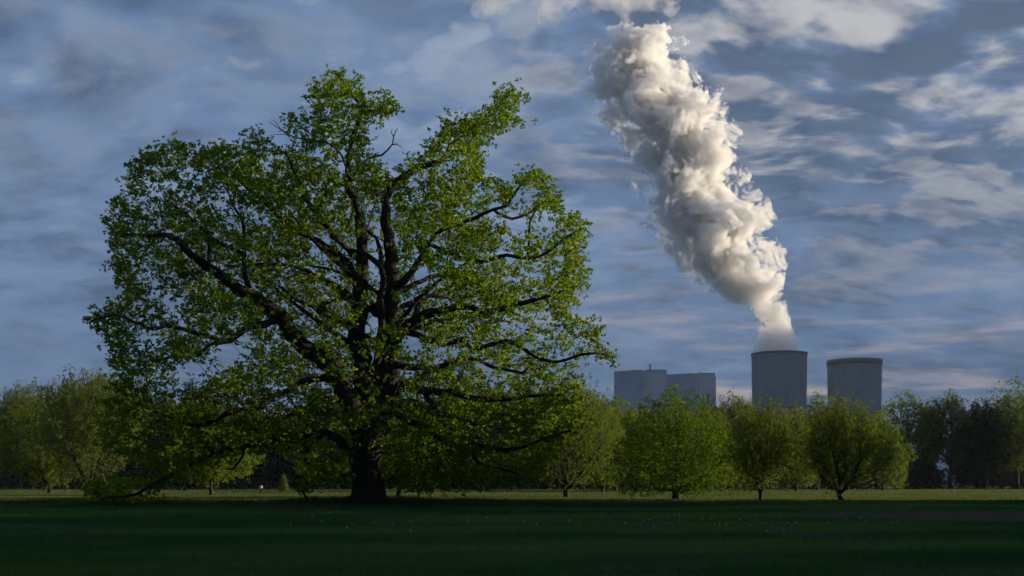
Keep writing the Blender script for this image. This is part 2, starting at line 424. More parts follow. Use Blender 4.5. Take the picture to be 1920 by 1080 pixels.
# ------------------------------------------------------------------ tree skeleton
class Skel:
    def __init__(s, cap=40000):
        s.p = np.zeros((cap, 3)); s.par = np.full(cap, -1); s.rm = np.zeros(cap); s.pl = np.zeros(cap); s.n = 0; s.ok = np.ones(cap, bool)
    def add(s, p, par, rm=0.0, ok=True):
        i = s.n; s.p[i] = p; s.par[i] = par; s.rm[i] = rm; s.ok[i] = ok
        s.pl[i] = 0 if par < 0 else s.pl[par] + np.linalg.norm(s.p[i]-s.p[par]); s.n += 1
        return i
    def nearest(s, p):
        return int(np.argmin(((s.p[:s.n]-p)**2).sum(1)))
    def limb(s, pts, rs, start=None, step=0.6, jit=0.03, ok=True):
        pts = np.asarray(pts, float); rs = np.asarray(rs, float)
        # Catmull-Rom resample
        i = s.nearest(pts[0]) if start is None and s.n else (start if start is not None else s.add(pts[0], -1, rs[0]))
        if start is None and s.n > 1: pts = np.vstack((s.p[i], pts[1:]))
        first = i
        for k in range(len(pts)-1):
            p0 = pts[max(k-1, 0)]; p1 = pts[k]; p2 = pts[k+1]; p3 = pts[min(k+2, len(pts)-1)]
            m_ = max(1, int(np.linalg.norm(p2-p1)/step))
            for j in range(1, m_+1):
                t = j/m_
                pt = 0.5*((2*p1)+(-p0+p2)*t+(2*p0-5*p1+4*p2-p3)*t*t+(-p0+3*p1-3*p2+p3)*t**3)
                r = rs[k]+(rs[k+1]-rs[k])*t
                pt = pt + rng.normal(0, 1, 3)*min(jit, r*0.35)*step
                i = s.add(pt, i, r, ok)
        return i
    def attach(s, attr, center, seg=0.5, kpl=0.25, up=0.1, wob=0.12, droop=0.0):
        order = np.argsort(((attr-center)**2).sum(1))
        tips = []
        for a in attr[order]:
            d = np.sqrt(((s.p[:s.n]-a)**2).sum(1))
            cost = d + kpl*s.pl[:s.n] + np.where(s.ok[:s.n], 0, 1e3)
            i = int(np.argmin(cost)); dist = d[i]
            m_ = max(1, int(round(dist/seg)))
            pd = s.p[i]-s.p[s.par[i]] if s.par[i] >= 0 else np.array([0, 0, 1.])
            pd = pd/(np.linalg.norm(pd)+1e-6)
            ctrl = s.p[i]+pd*dist*0.35+np.array([0, 0, up-droop])*dist + rng.normal(0, 1, 3)*wob*dist*0.6
            p0 = s.p[i].copy()
            for j in range(1, m_+1):
                t = j/m_
                pt = (1-t)**2*p0+2*t*(1-t)*ctrl+t*t*a
                if j < m_: pt = pt+rng.normal(0, 1, 3)*wob*seg*0.5
                i = s.add(pt, i)
            tips.append(i)
        return np.array(tips)
    def radii(s, rtip, e=2.3, rbase=None):
        acc = np.zeros(s.n); has = np.zeros(s.n, bool)
        for i in range(s.n-1, -1, -1):
            if not has[i]: acc[i] = 1.0
            p = s.par[i]
            if p >= 0: acc[p] += acc[i]; has[p] = True
        r = rtip*acc**(1/e)
        if rbase:   # scale so that the root has the wanted radius, tips keep theirs
            k = math.log(rbase/rtip)/math.log(max(acc[0], 2)); r = rtip*acc**k
        return np.maximum(r, s.rm[:s.n])
    def mesh(s, name, r, sides, mat, parent, rough=0.0, origin=(0, 0, 0), flare=0.0):
        n = s.n; P_ = s.p[:n]; par = s.par[:n]
        d = np.zeros((n, 3)); d[0] = (0, 0, 1)
        d[1:] = P_[1:]-P_[np.maximum(par[1:], 0)]
        d /= np.linalg.norm(d, axis=1)[:, None]+1e-9
        main = np.full(n, -1); best = np.zeros(n)
        for i in range(1, n):
            p = par[i]
            if p >= 0 and r[i] > best[p]: best[p] = r[i]; main[p] = i
        dd = d.copy(); mk = main >= 0; dd[mk] = d[mk]+d[main[mk]]; dd /= np.linalg.norm(dd, axis=1)[:, None]+1e-9
        A = np.zeros((n, 3)); A[0] = (1, 0, 0)
        for i in range(1, n):
            a = A[par[i]] if par[i] >= 0 else np.array([1., 0, 0]); a = a-dd[i]*a.dot(dd[i]); l = math.sqrt(a.dot(a))
            if l < 1e-3: a = np.cross(dd[i], (0.3, 0.5, 0.8)); l = math.sqrt(a.dot(a))
            A[i] = a/l
        B = np.cross(dd, A)
        th = np.arange(sides)*2*np.pi/sides
        cs, sn = np.cos(th), np.sin(th)
        rr = r[:, None]*np.ones((1, sides))
        ring = P_[:, None]+(A[:, None]*cs[None, :, None]+B[:, None]*sn[None, :, None])*rr[..., None]
        if rough > 0:
            nz = fbm(ring, 1.1, 3.0, 3)-0.5
            nz2 = vnoise(np.stack((ring[..., 0]*3.5, ring[..., 1]*3.5, ring[..., 2]*0.5), -1), 1.0, 5.0)-0.5
            amp = np.where(r > 0.12, rough*r, 0)[:, None]
            ring = ring+(A[:, None]*cs[None, :, None]+B[:, None]*sn[None, :, None])*((nz*1.3+nz2*0.55)*amp)[..., None]
        side = np.where((par >= 0) & (main[np.maximum(par, 0)] != np.arange(n)))[0]
        extra = P_[par[side]][:, None]+(A[side][:, None]*cs[None, :, None]+B[side][:, None]*sn[None, :, None])*(r[side]*1.25)[:, None, None]
        start = par*sides
        start[side] = n*sides+np.arange(len(side))*sides
        ch = np.where(par >= 0)[0]
        k = np.arange(sides); k2 = (k+1) % sides
        s0 = start[ch][:, None]; s1 = (ch*sides)[:, None]
        F = np.stack((s0+k, s0+k2, s1+k2, s1+k), -1).reshape(-1, 4)
        V = np.concatenate((ring.reshape(-1, 3), extra.reshape(-1, 3)))-np.array(origin)
        return mesh_obj(name, V, F.ravel(), np.full(len(F), 4), mat, parent)

def leaves(name, cen, L, per, mat, parent, origin=(0, 0, 0), width=0.36, tint=None, flat=0.0, spread=0.0):
    """a rosette of `per` kite-shaped leaves at each centre"""
    n = len(cen)
    c_ = np.repeat(cen, per, 0)
    if spread: c_ = c_+rng.normal(0, spread, c_.shape)
    N = n*per
    d = rng.normal(0, 1, (N, 3)); d[:, 2] *= (1-flat*0.6); d /= np.linalg.norm(d, axis=1)[:, None]
    w = np.cross(d, rng.normal(0, 1, (N, 3)) + np.array([0, 0, flat*2])); w /= np.linalg.norm(w, axis=1)[:, None]+1e-9
    nn = np.cross(d, w)
    l = np.repeat(L if np.ndim(L) else np.full(n, L), per)*(0.65+0.7*rng.random(N))
    l = l[:, None]
    V = np.stack((c_, c_+d*l*0.55+w*l*width+nn*l*0.08, c_+d*l, c_+d*l*0.55-w*l*width+nn*l*0.08), 1).reshape(-1, 3)-np.array(origin)
    ti = (np.repeat(tint, per) if tint is not None else 0.5)+rng.normal(0, 0.2, N)
    return mesh_obj(name, V, np.arange(4*N), np.full(N, 4), mat, parent, np.clip(ti, 0, 1), smooth=False)

# ------------------------------------------------------------------ THE OAK
OY = 82.0
def wpt(px, py, Yd): return np.array([(px-960.0)*Yd/FPX, Yd, CAMZ-(py-HZ)*Yd/FPX])
oak_root = (float(wpt(690, 944, OY)[0]), OY, gzf(wpt(690, 944, OY)[0], OY))
oak = empty('oak_tree', oak_root)
prop(oak, 'huge old spreading oak with a massive dark forked trunk standing alone in the meadow', 'tree')
K = OY/FPX
sk = Skel(90000)
def limb(pts, r0, r1, d0=0.0, d1=0.0, start=None, step=0.5):
    """pts in photo pixels; radii in photo pixels (half widths); d0..d1 depth offsets in metres"""
    n_ = len(pts)
    P3 = [wpt(x, y, OY+d0+(d1-d0)*(i/(n_-1))) for i, (x, y) in enumerate(pts)]
    rs = [K*(r0+(r1-r0)*(i/(n_-1))**0.85) for i in range(n_)]
    return sk.limb(P3, rs, start, step=step, jit=0.35)
# trunk
tp = [(690, 950), (689, 930), (688, 905), (687, 878), (685, 850), (690, 820), (700, 792), (706, 770)]
tr_ = [43, 35, 29, 26, 28, 32, 33, 28]
sk.limb([wpt(x, y, OY) for x, y in tp], [K*r for r in tr_], None, step=0.45, jit=0.1)
limb([(702, 780), (694, 750), (682, 700), (674, 653), (671, 601), (674, 563), (678, 520), (679, 464), (676, 420), (664, 375), (653, 340), (652, 310)], 24, 5.5, -0.2, -1)      # stem B
limb([(652, 310), (655, 280), (662, 250), (677, 217), (670, 190), (650, 165), (634, 139)], 5.5, 1.2, -1, 0)
limb([(712, 782), (722, 750), (731, 700), (729, 650), (731, 588), (736, 537), (731, 485), (727, 440), (722, 400), (735, 350), (775, 320), (830, 300)], 24, 5, 0, 1)          # stem A
limb([(830, 300), (844, 271), (863, 259), (898, 236), (918, 209), (941, 186), (962, 166)], 5, 1.0, 1, 0.5)
limb([(688, 815), (668, 785), (652, 750), (633, 700), (612, 682), (589, 667), (544, 624), (513, 586), (478, 558), (447, 544), (411, 515), (389, 500), (372, 489), (341, 462), (318, 442), (267, 442), (235, 440)], 26, 2.2, -0.6, -7)   # limb C
limb([(671, 612), (661, 612), (633, 599), (604, 586), (588, 573), (560, 565), (530, 540)], 9, 3, -0.8, -5)
limb([(672, 585), (664, 575), (653, 563), (638, 560), (599, 573)], 7, 3, -0.8, 2)
limb([(673, 545), (661, 511), (645, 487), (622, 469), (594, 451), (575, 443), (545, 425), (515, 400), (490, 372), (455, 345), (440, 330)], 9, 2.5, -0.5, -4)
limb([(700, 735), (710, 660), (715, 600), (715, 560), (718, 524), (715, 498), (700, 487), (674, 472), (651, 469)], 9, 3.5, -0.4, -2.5)
limb([(715, 505), (713, 472), (705, 446), (687, 430), (680, 400)], 5, 2.5, -1, 3)
limb([(731, 650), (752, 622), (780, 599), (811, 586), (871, 575), (910, 585), (959, 573), (1010, 560), (1060, 545)], 12, 2.5, -0.3, -4.5)
limb([(736, 537), (752, 531), (773, 511), (778, 498), (793, 477), (801, 461), (830, 430), (862, 420), (905, 402), (925, 392), (949, 388), (964, 364), (985, 335)], 8, 1.8, 0, -3)
limb([(760, 455), (788, 451), (814, 461), (843, 474), (866, 485), (905, 490), (950, 478), (988, 485), (1027, 473), (1065, 442), (1100, 427)], 5.5, 2, -1.5, -3, start=None)
limb([(780, 602), (785, 565), (801, 555), (840, 557), (842, 539), (870, 520)], 6, 2.5, -0.8, 4)
limb([(735, 618), (760, 618), (782, 627), (809, 638), (830, 645), (871, 638), (885, 655), (902, 653), (950, 640), (985, 655), (1004, 669), (1049, 678), (1093, 664), (1133, 664), (1150, 672)], 8, 1.6, -0.5, -4)
limb([(735, 690), (760, 687), (791, 687), (820, 690), (849, 678), (880, 671), (930, 690), (980, 700)], 7, 3, -0.4, -5)
limb([(735, 728), (760, 722), (782, 727), (815, 735), (844, 736), (880, 745), (947, 749), (1000, 742), (1050, 740)], 11, 2.5, -0.8, -6)
limb([(735, 705), (770, 715), (800, 700), (825, 700), (870, 710)], 8, 3, 0.3, 6)
limb([(722, 762), (745, 758), (770, 752), (795, 762), (830, 772), (870, 790), (915, 792), (938, 776), (978, 778), (1030, 770)], 10, 2.2, -0.5, 3)
limb([(725, 775), (760, 785), (795, 800), (818, 816), (844, 833), (884, 844), (890, 858), (898, 868), (938, 878), (975, 890)], 8, 1.8, -0.5, -7)
limb([(795, 762), (840, 800), (880, 825), (920, 840), (965, 842), (1004, 829), (1040, 815), (1071, 807)], 6, 1.6, -2, -6)
limb([(668, 850), (650, 838), (633, 822), (608, 812), (579, 812), (545, 820), (505, 828), (478, 833), (440, 838), (411, 845), (367, 869), (322, 891), (278, 913), (256, 927), (225, 932), (189, 935)], 10, 1.6, -0.6, -6.5)
limb([(608, 818), (585, 828), (575, 843), (574, 864), (588, 879), (577, 887), (569, 897), (576, 906), (567, 922), (579, 941), (598, 950)], 4.5, 2, -1.5, -3.5)
limb([(579, 829), (550, 837), (519, 847), (505, 860), (492, 870), (479, 874)], 4, 1.8, -1.5, -4)
limb([(458, 836), (456, 850), (450, 864), (437, 879), (425, 880)], 3, 1.4, -4, -4)
limb([(640, 712), (615, 706), (589, 709), (560, 722), (530, 738), (513, 744), (490, 762), (440, 770), (400, 790), (367, 798), (322, 784), (278, 767)], 9, 2, -1, -8)
limb([(662, 760), (640, 765), (600, 775), (560, 772), (500, 800), (420, 815)], 7, 2.2, 0.5, 7)
limb([(527, 601), (495, 607), (470, 612), (456, 622), (435, 637), (411, 642), (398, 633), (384, 629), (340, 616), (310, 612), (291, 618), (247, 602), (215, 590), (170, 602)], 7.5, 1.2, -3.5, -8)
limb([(411, 642), (389, 648), (375, 665), (353, 671), (313, 671), (270, 690), (230, 720)], 4, 1.3, -5, -4)
limb([(500, 577), (480, 560), (460, 520), (458, 480), (446, 473), (420, 460), (403, 450), (372, 423), (341, 395), (310, 375)], 6.5, 2, -3, -2)
limb([(448, 473), (458, 442), (454, 411), (440, 390), (428, 360)], 4, 1.6, -3, -4)
limb([(392, 500), (392, 470), (393, 447), (385, 420)], 3, 1.5, -5, -5)
limb([(925, 392), (960, 410), (1011, 388), (1030, 360), (1005, 325)], 3.5, 1, -2, 2)
limb([(990, 485), (992, 450), (995, 411), (1011, 388)], 3, 1.3, -2, 0)
for ang in (0.2, 1.1, 2.3, 3.0, 3.8, 4.6, 5.4):      # root flare
    c0_ = wpt(689, 940, OY); dv = np.array([math.cos(ang), math.sin(ang), 0])
    e_ = c0_+dv*random.uniform(1.9, 2.6); e_[2] = gzf(e_[0], e_[1])-.12
    m__ = c0_+dv*1.15; m__[2] = gzf(m__[0], m__[1])+.22
    b_ = c0_+dv*.6+np.array([0, 0, .75])
    sk.limb([b_, m__, e_], [.38, .26, .08], sk.nearest(wpt(689, 925, OY)), step=.3, jit=.2, ok=False)
# hidden limbs that fill the depth
for k_ in range(16):
    a0 = sk.nearest(wpt(700+random.uniform(-25, 30), random.uniform(470, 780), OY))
    p0 = sk.p[a0]; ang = random.choice([-1, 1])*random.uniform(0.5, 1.1)+math.pi/2*(1 if k_ % 3 else -1)
    L_ = random.uniform(7, 12)
    e = p0+np.array([math.cos(ang)*L_*1.0, math.sin(ang)*L_, random.uniform(1, 6)])
    mid = (p0+e)/2+np.array([random.uniform(-1, 1), 0, random.uniform(-.5, 1.5)])
    sk.limb([p0, mid, e], [0.22, 0.14, 0.06], a0, step=0.6, jit=0.3)
N_MAIN = sk.n
main_px = np.stack((960+sk.p[:N_MAIN, 0]/sk.p[:N_MAIN, 1]*FPX, HZ-(sk.p[:N_MAIN, 2]-CAMZ)/sk.p[:N_MAIN, 1]*FPX), -1)
main_rpx = sk.rm[:N_MAIN]/K

CROWN = [(148,600),(185,575),(215,560),(222,530),(202,505),(200,480),(205,440),(203,400),(198,375),(225,355),(238,325),(228,300),(237,278),(258,288),(280,265),(300,270),(325,252),(345,265),(375,275),(400,268),(430,262),(460,258),(468,235),(480,232),(500,250),(530,265),(548,275),
 (560,262),(545,250),(528,240),(540,212),(575,213),(592,225),(588,205),(570,180),(580,155),(605,150),(615,130),(635,124),(650,138),(668,142),(682,165),(690,185),(715,175),(740,173),(752,205),(740,228),(722,218),(700,225),(706,262),(690,262),(682,280),(690,292),(712,292),(730,325),(745,310),(770,290),(795,280),(805,260),(825,240),(820,213),(845,210),(850,225),(872,208),(895,215),(918,185),(932,158),(955,153),(982,163),(985,188),(968,205),(988,235),(987,262),(968,250),(950,240),(935,255),(905,270),(922,290),(910,300),(905,320),(928,322),(945,340),(958,355),(970,328),(1000,308),(1025,325),(1035,350),(1062,365),(1057,385),(1062,397),(1092,400),(1112,430),(1095,450),(1090,475),(1105,495),(1098,520),(1107,545),(1080,560),(1072,580),(1090,590),(1122,598),(1134,620),(1127,645),(1155,655),(1162,690),(1140,692),(1120,668),(1090,690),(1102,715),(1085,735),(1097,760),(1102,790),(1070,820),(1050,850),(1022,880),(1010,915),(985,905),(950,915),(880,922),(830,915),(800,932),(770,920),(735,915),(722,890),(712,850),(665,850),(650,870),(655,905),(610,910),(575,935),(545,930),(560,880),(535,862),(505,845),(500,872),(480,860),(470,835),(440,850),(400,880),(360,890),(330,905),(290,915),(250,932),(200,940),(150,932),(145,915),(175,900),(240,885),(262,870),(200,850),(180,820),(190,790),(185,760),(210,730),(215,712),(203,690),(198,660),(205,645),(185,625),(165,612)]
HOLES = [[(325,715),(332,690),(372,682),(400,662),(452,634),(462,655),(455,680),(430,695),(395,708),(365,718)],
 [(700,470),(715,468),(706,520)], [(748,638),(775,630),(800,655),(770,665)], [(693,565),(712,560),(712,615),(698,625)],
 [(965,355),(990,345),(1012,352),(1008,375),(985,385),(968,400),(960,385)], [(955,400),(985,400),(988,435),(970,440),(955,430)], [(1012,395),(1040,395),(1045,435),(1022,450),(1008,430)],
 [(938,460),(955,455),(960,490),(942,495)], [(405,355),(425,352),(428,375),(410,378)], [(465,395),(482,392),(488,420),(470,425)], [(590,435),(620,430),(620,450),(592,455)], [(582,462),(612,465),(608,482),(580,480)],
 [(850,395),(878,392),(875,412),(855,412)], [(920,405),(945,402),(940,425),(925,425)], [(490,405),(500,400),(502,425),(492,430)], [(660,705),(675,700),(674,735),(662,730)], [(800,645),(868,655),(862,672),(815,668)],
 [(1020,655),(1060,655),(1075,668),(1040,676)], [(555,660),(585,650),(580,672)], [(640,620),(662,628),(660,650),(642,645)], [(690,235),(702,240),(700,262),(690,262)], [(640,285),(655,300),(648,318),(640,310)], [(565,272),(600,280),(620,300),(590,295),(562,285)],
 [(500,850),(560,865),(545,925),(480,925),(470,880)], [(270,640),(300,632),(295,655),(272,655)], [(400,760),(430,765),(425,778),(402,775)], [(255,880),(310,885),(290,900),(250,900)], [(300,560),(325,552),(330,575),(305,585)],[(930,600),(960,598),(955,620),(935,622)],[(1080,690),(1098,700),(1085,715),(1070,705)]]
def inpoly(px, py, poly):
    c_ = np.zeros(len(px), bool); n_ = len(poly)
    for i in range(n_):
        x0, y0 = poly[i]; x1, y1 = poly[(i+1) % n_]
        if y0 == y1: continue
        cond = ((y0 > py) != (y1 > py)) & (px < (x1-x0)*(py-y0)/(y1-y0)+x0)
        c_ ^= cond
    return c_
def edist(px, py, poly):
    d = np.full(len(px), 1e9); n_ = len(poly)
    for i in range(n_):
        a = np.array(poly[i], float); b = np.array(poly[(i+1) % n_], float); ab = b-a
        t = np.clip(((px-a[0])*ab[0]+(py-a[1])*ab[1])/(ab@ab+1e-9), 0, 1)
        d = np.minimum(d, np.hypot(px-a[0]-ab[0]*t, py-a[1]-ab[1]*t))
    return d
def oak_samples(n, inset):
    px = rng.uniform(140, 1170, n); py = rng.uniform(120, 945, n)
    k = inpoly(px, py, CROWN)
    for hpoly in HOLES: k &= ~(inpoly(px, py, hpoly) & (rng.random(n) < 0.97))
    px, py = px[k], py[k]
    e = edist(px, py, CROWN)
    k = e > 2.5+inset*(0.1+1.7*fbm(np.stack((px, py, 0*px), -1), 1/26.0, 6.0, 2)); px, py, e = px[k], py[k], e[k]
    for hpoly in HOLES:
        k = edist(px, py, hpoly) > inset*0.8; px, py, e = px[k], py[k], e[k]
    half = 1.2+12.5*np.sqrt(1-(1-np.clip(e/190, 0, 1))**2)
    # the lowest skirts and the tops are shallower
    half *= np.clip(1.15-0.5*np.abs((py-560)/380), 0.4, 1)
    u_ = rng.uniform(-1, 1, len(px)); u_ = np.sign(u_)*np.abs(u_)**0.75
    Yd = OY+u_*half-1.0
    P3 = np.stack(((px-960)*Yd/FPX, Yd, CAMZ-(py-HZ)*Yd/FPX), -1)
    cl = fbm(P3, 0.36, 4.4, 3)*.62+fbm(P3, .95, 1.4, 2)*.38
    keepp = cl > 0.514 + 0.03*(py > 780) - 0.10*(e < 30)
    # keep the great limbs readable: little foliage just in front of them
    d2 = np.full(len(px), 1e9)
    sel = np.where(main_rpx > 3.2)[0][::2]
    for i0 in range(0, len(px), 4000):
        b_ = slice(i0, i0+4000)
        dd = np.hypot(px[b_, None]-main_px[sel][None, :, 0], py[b_, None]-main_px[sel][None, :, 1])-main_rpx[sel][None]
        d2[b_] = dd.min(1)
    front = (Yd < OY+1.5) & (d2 < 9) & (py < 765) & (rng.random(len(px)) < 0.86)
    keepp &= ~front
    # the trunk itself: only a thin veil of shoots
    tk = (abs(px-690) < 38) & (py > 790) & (Yd < OY+2) & (rng.random(len(px)) < 0.45)
    keepp &= ~tk
    return P3[keepp], px[keepp], py[keepp]
A3, apx, apy = oak_samples(62000, 6)
# thin to an even spacing
def thin(pts, r, cap):
    keep = []; cell = {}
    for i in rng.permutation(len(pts)):
        c_ = tuple((pts[i]//r).astype(int))
        if c_ in cell: continue
        ok = True
        for a in (-1, 0, 1):
            for b in (-1, 0, 1):
                for d in (-1, 0, 1):
                    j = cell.get((c_[0]+a, c_[1]+b, c_[2]+d))
                    if j is not None and ((pts[i]-pts[j])**2).sum() < r*r: ok = False
        if ok: cell[c_] = i; keep.append(i)
        if len(keep) >= cap: break
    return np.array(keep)
kk = thin(A3, 0.66, 5200)
A3 = A3[kk]
# leafy sprays along the long low bough that sweeps down to the grass
bough = [(478,833),(440,838),(411,845),(367,869),(322,891),(278,913),(240,928),(205,934),(180,936)]
ex = []
for i in range(75):
    t = random.random()**.8*(len(bough)-1.001); j = int(t); a_, b_ = bough[j], bough[j+1]; f_ = t-j
    ex.append(wpt(a_[0]+(b_[0]-a_[0])*f_+random.gauss(0, 10), min(938, a_[1]+(b_[1]-a_[1])*f_+random.gauss(-9, 13)), OY-4.5+random.gauss(0, 1.3)))
A3 = np.vstack((A3, np.array(ex)))
print('oak clumps', len(A3))
tips = sk.attach(A3, wpt(700, 740, OY), seg=0.5, kpl=0.22, up=0.06, wob=0.17)
N_TW = sk.n
r = sk.radii(0.012, 2.45)
r[:N_MAIN] = np.maximum(r[:N_MAIN], sk.rm[:N_MAIN]); 
# no side branch thicker than what carries it
for i in range(N_MAIN, sk.n): r[i] = min(r[i], r[sk.par[i]]*0.95)
sk.mesh('trunk', r, 9, M_OAKBARK, oak, rough=0.45, origin=oak_root)
print('oak nodes', sk.n)
# leaves: rosettes scattered round the clump centres and along the last twigs
def tuftify(cen, nt_, s1, nr_, s2):
    """clump centres -> knots of foliage -> rosettes"""
    k1 = np.repeat(cen, nt_, 0); k1 = k1+rng.normal(0, 1, k1.shape)*s1*np.array([1, 1, .75])
    k2 = np.repeat(k1, nr_, 0); return k2+rng.normal(0, 1, k2.shape)*s2*np.array([1.15, 1.15, .7])
cc_ = tuftify(A3, 4, 0.36, 3, 0.11)
tw = np.arange(N_MAIN, N_TW); tw = tw[(r[tw] < 0.03)]
tw = tw[rng.random(len(tw)) < 0.22]
c2_ = tuftify(sk.p[tw], 1, 0.10, 3, 0.10)
allc = np.concatenate((cc_, c2_))
ti = (fbm(allc, 0.5, 8.0, 3)-.5)*2.0+.52
leaves('crown', allc, 0.158, 6, M_OAKLEAF, oak, oak_root, width=0.36, tint=ti, flat=0.25)
print('oak rosettes', len(allc))
# dead wood
def dead(pts, r0, r1, d=-4.0):
    P3 = [wpt(x, y, OY+d)-np.array(oak_root) for x, y in pts]
    dm = MB(); dm.tube(P3, [K*(r0+(r1-r0)*i/(len(pts)-1)) for i in range(len(pts))], 6)
    dm.build('dead_branch', M_DEADWOOD, oak, smooth=True)
dead([(657,340),(668,322),(678,308),(692,297),(704,293),(716,291),(727,281),(736,270),(738,258),(742,245),(746,241)], 3.2, 0.7, -1)
dead([(735,271),(744,270),(754,277)], 1.6, 0.5, -1); dead([(738,256),(733,248),(736,241)], 1.1, 0.4, -1); dead([(704,293),(711,285)], 1.0, 0.5, -1)
dead([(655,330),(640,290),(622,272),(605,264),(582,262),(559,259),(545,254),(528,244),(516,236),(504,228)], 2.2, 0.5, -2)
dead([(545,254),(530,252),(512,252)], 0.9, 0.3, -2); dead([(528,244),(518,230),(508,224)], 0.8, 0.3, -2)
dead([(666,474),(655,492),(645,502),(630,508),(610,515)], 1.8, 0.5, -6)
dead([(600,702),(580,705),(560,712),(548,728),(540,748)], 2.4, 0.6, -6)
dead([(760,690),(757,705),(746,722),(740,740)], 1.8, 0.6, -4)
for k_ in range(34):
    x0, y0 = random.choice([(815,640),(850,640),(871,640),(830,655),(760,700),(620,930),(600,940),(230,925),(300,905),(960,680),(560,300),(900,650)])
    x0 += random.uniform(-18, 18); y0 += random.uniform(-12, 12); a = random.uniform(0, 6.28); pts = [(x0, y0)]
    for j in range(5): a += random.uniform(-.6, .6); pts.append((pts[-1][0]+math.cos(a)*random.uniform(3, 7), pts[-1][1]+math.sin(a)*random.uniform(3, 6)+0.6))
    dead(pts, 0.9, 0.3, random.uniform(-5, -1))

# ------------------------------------------------------------------ generic trees
def make_tree(name, spec, parent=None, origin=(0, 0, 0)):
    """spec: h, w (crown width), c0 (crown base height), shape, stems, n clumps, leaf size..., returns (empty root)"""
    s = spec
    root = empty(name, origin) if parent is None else parent
    H, Wd, c0 = s['h'], s['w'], s['c0']
    # crown points
    pts = []
    n_ = s['n']*14
    zz_ = rng.random(n_); th = rng.random(n_)*2*np.pi
    shape = s.get('shape', 'dome')
    if shape == 'dome': prof = np.sqrt(np.clip(1-np.clip(zz_*1.12-0.12, 0, 1)**2, 0, 1))*np.clip(0.80+zz_*1.2, 0, 1)
    elif shape == 'egg': prof = np.clip(0.30+zz_*1.9, 0, 1)*np.sqrt(np.clip(1-np.clip(zz_*1.25-.25, 0, 1)**1.7, 0, 1))
    elif shape == 'round': prof = np.sqrt(np.clip(1-(2*zz_-1)**2, 0, 1))
    elif shape == 'tall': prof = np.clip(np.minimum(0.45+zz_*1.1, 1.6*np.sqrt(1-zz_+0.001)), 0, 1)
    elif shape == 'vase': prof = np.clip(0.25+zz_*0.95, 0, 1)*np.sqrt(np.clip(1.04-zz_**3, 0, 1))
    else: prof = (1-zz_)**0.8*np.clip(zz_*8, 0, 1)
    lump = 0.56+0.86*fbm(np.stack((np.cos(th)*1.7, np.sin(th)*1.7, zz_*2.6), -1), 1.0, s.get('seed', 1)*3.7, 3)
    rad = Wd/2*prof*lump*rng.random(n_)**s.get('hollow', 0.42)
    top = 0.66+0.62*fbm(np.stack((np.cos(th)*1.3, np.sin(th)*1.3, 0*th), -1), 1.3, s.get('seed', 1)*1.9, 2)
    pts = np.stack((np.cos(th)*rad+s.get('lean', 0)*zz_, np.sin(th)*rad*s.get('depth', 1.0), c0+(H-c0)*zz_*top), -1)
    cl = fbm(pts, s.get('cfreq', 0.5)*12/max(Wd, 8), s.get('seed', 1)*5.1, 2)*.6+fbm(pts, s.get('cfreq', 0.5)*30/max(Wd, 8), s.get('seed', 1)*2.1, 2)*.4
    pts = pts[cl > s.get('cut', 0.42)]
    rr = (Wd*Wd*(H-c0)*0.5/s['n'])**(1/3.)*0.72
    pts = pts[thin(pts, rr, s['n'])]
    k_ = Skel(max(6000, s['n']*26))
    rt = s.get('rt', H*0.028)
    if s.get('stems', 1) == 1:
        hh = s.get('fork', c0*1.1)
        lx = s.get('tlean', 0)
        k_.limb([(0, 0, -0.15), (lx*0.3, 0, hh*0.5), (lx, 0, hh)], [rt*1.25, rt, rt*0.9], None, step=hh/5, jit=0.15)
        if s.get('leader', 0):
            k_.limb([(lx, 0, hh), (lx+random.uniform(-.4, .4), random.uniform(-.4, .4), hh+(H-hh)*0.4), (lx+s.get('lean', 0)*.6, 0, hh+(H-hh)*s['leader'])], [rt*0.85, rt*0.45, rt*0.08], k_.n-1, step=H/22, jit=0.6)
    else:
        b = k_.add((0, 0, -0.15), -1, rt)
        b = k_.limb([(0, 0, -0.15), (s.get('tlean', 0)*0.4, 0, rt*2.2)], [rt*1.2, rt], b, step=rt, jit=0.05)
        ns = s['stems']
        for i in range(ns):
            a = 2*np.pi*i/ns+random.uniform(-.4, .4); sp = random.uniform(0.45, 0.85)*Wd/2*s.get('fan', 0.7)
            e = np.array([math.cos(a)*sp+s.get('lean', 0)*.5, math.sin(a)*sp, c0+(H-c0)*random.uniform(0.35, 0.75)])
            mid = e*np.array([0.4, 0.4, 0.42])
            r0 = rt*random.uniform(0.4, 0.62)
            k_.limb([k_.p[b], mid, e], [r0, r0*0.6, r0*0.2], b, step=H/18, jit=0.5)
    ncore = k_.n
    k_.attach(pts, np.array([0, 0, c0*0.8]), seg=max(H/22, 0.35), kpl=s.get('kpl', 0.3), up=s.get('up', 0.15), wob=s.get('wob', 0.13))
    # fine upright or spreading twigs
    tn_ = s.get('twigs', 0)
    if tn_:
        base = np.where(k_.p[:k_.n, 2] > c0)[0]; base = base[base >= ncore]
        for i in rng.choice(base, tn_):
            p0 = k_.p[i].copy(); o_ = p0*np.array([1, 1, 0]); L_ = s.get('twl', 1.2)*random.uniform(0.5, 1.3)
            dr = o_/(np.linalg.norm(o_)+.3)*s.get('twout', .35)+np.array([random.gauss(0, .22), random.gauss(0, .22), s.get('twup', 0.9)])
            dr /= np.linalg.norm(dr)
            j = k_.add(p0+dr*L_*.5, i); k_.add(p0+dr*L_+np.array([random.gauss(0, .1), random.gauss(0, .1), 0]), j)
    rad_ = k_.radii(s.get('rtip', 0.015), 2.3, rt)
    rad_[ncore:] = np.minimum(rad_[ncore:], rt*0.6)
    for i in range(1, k_.n): rad_[i] = min(rad_[i], rad_[k_.par[i]])
    rad_ = np.maximum(rad_, s.get('rtip', 0.015))
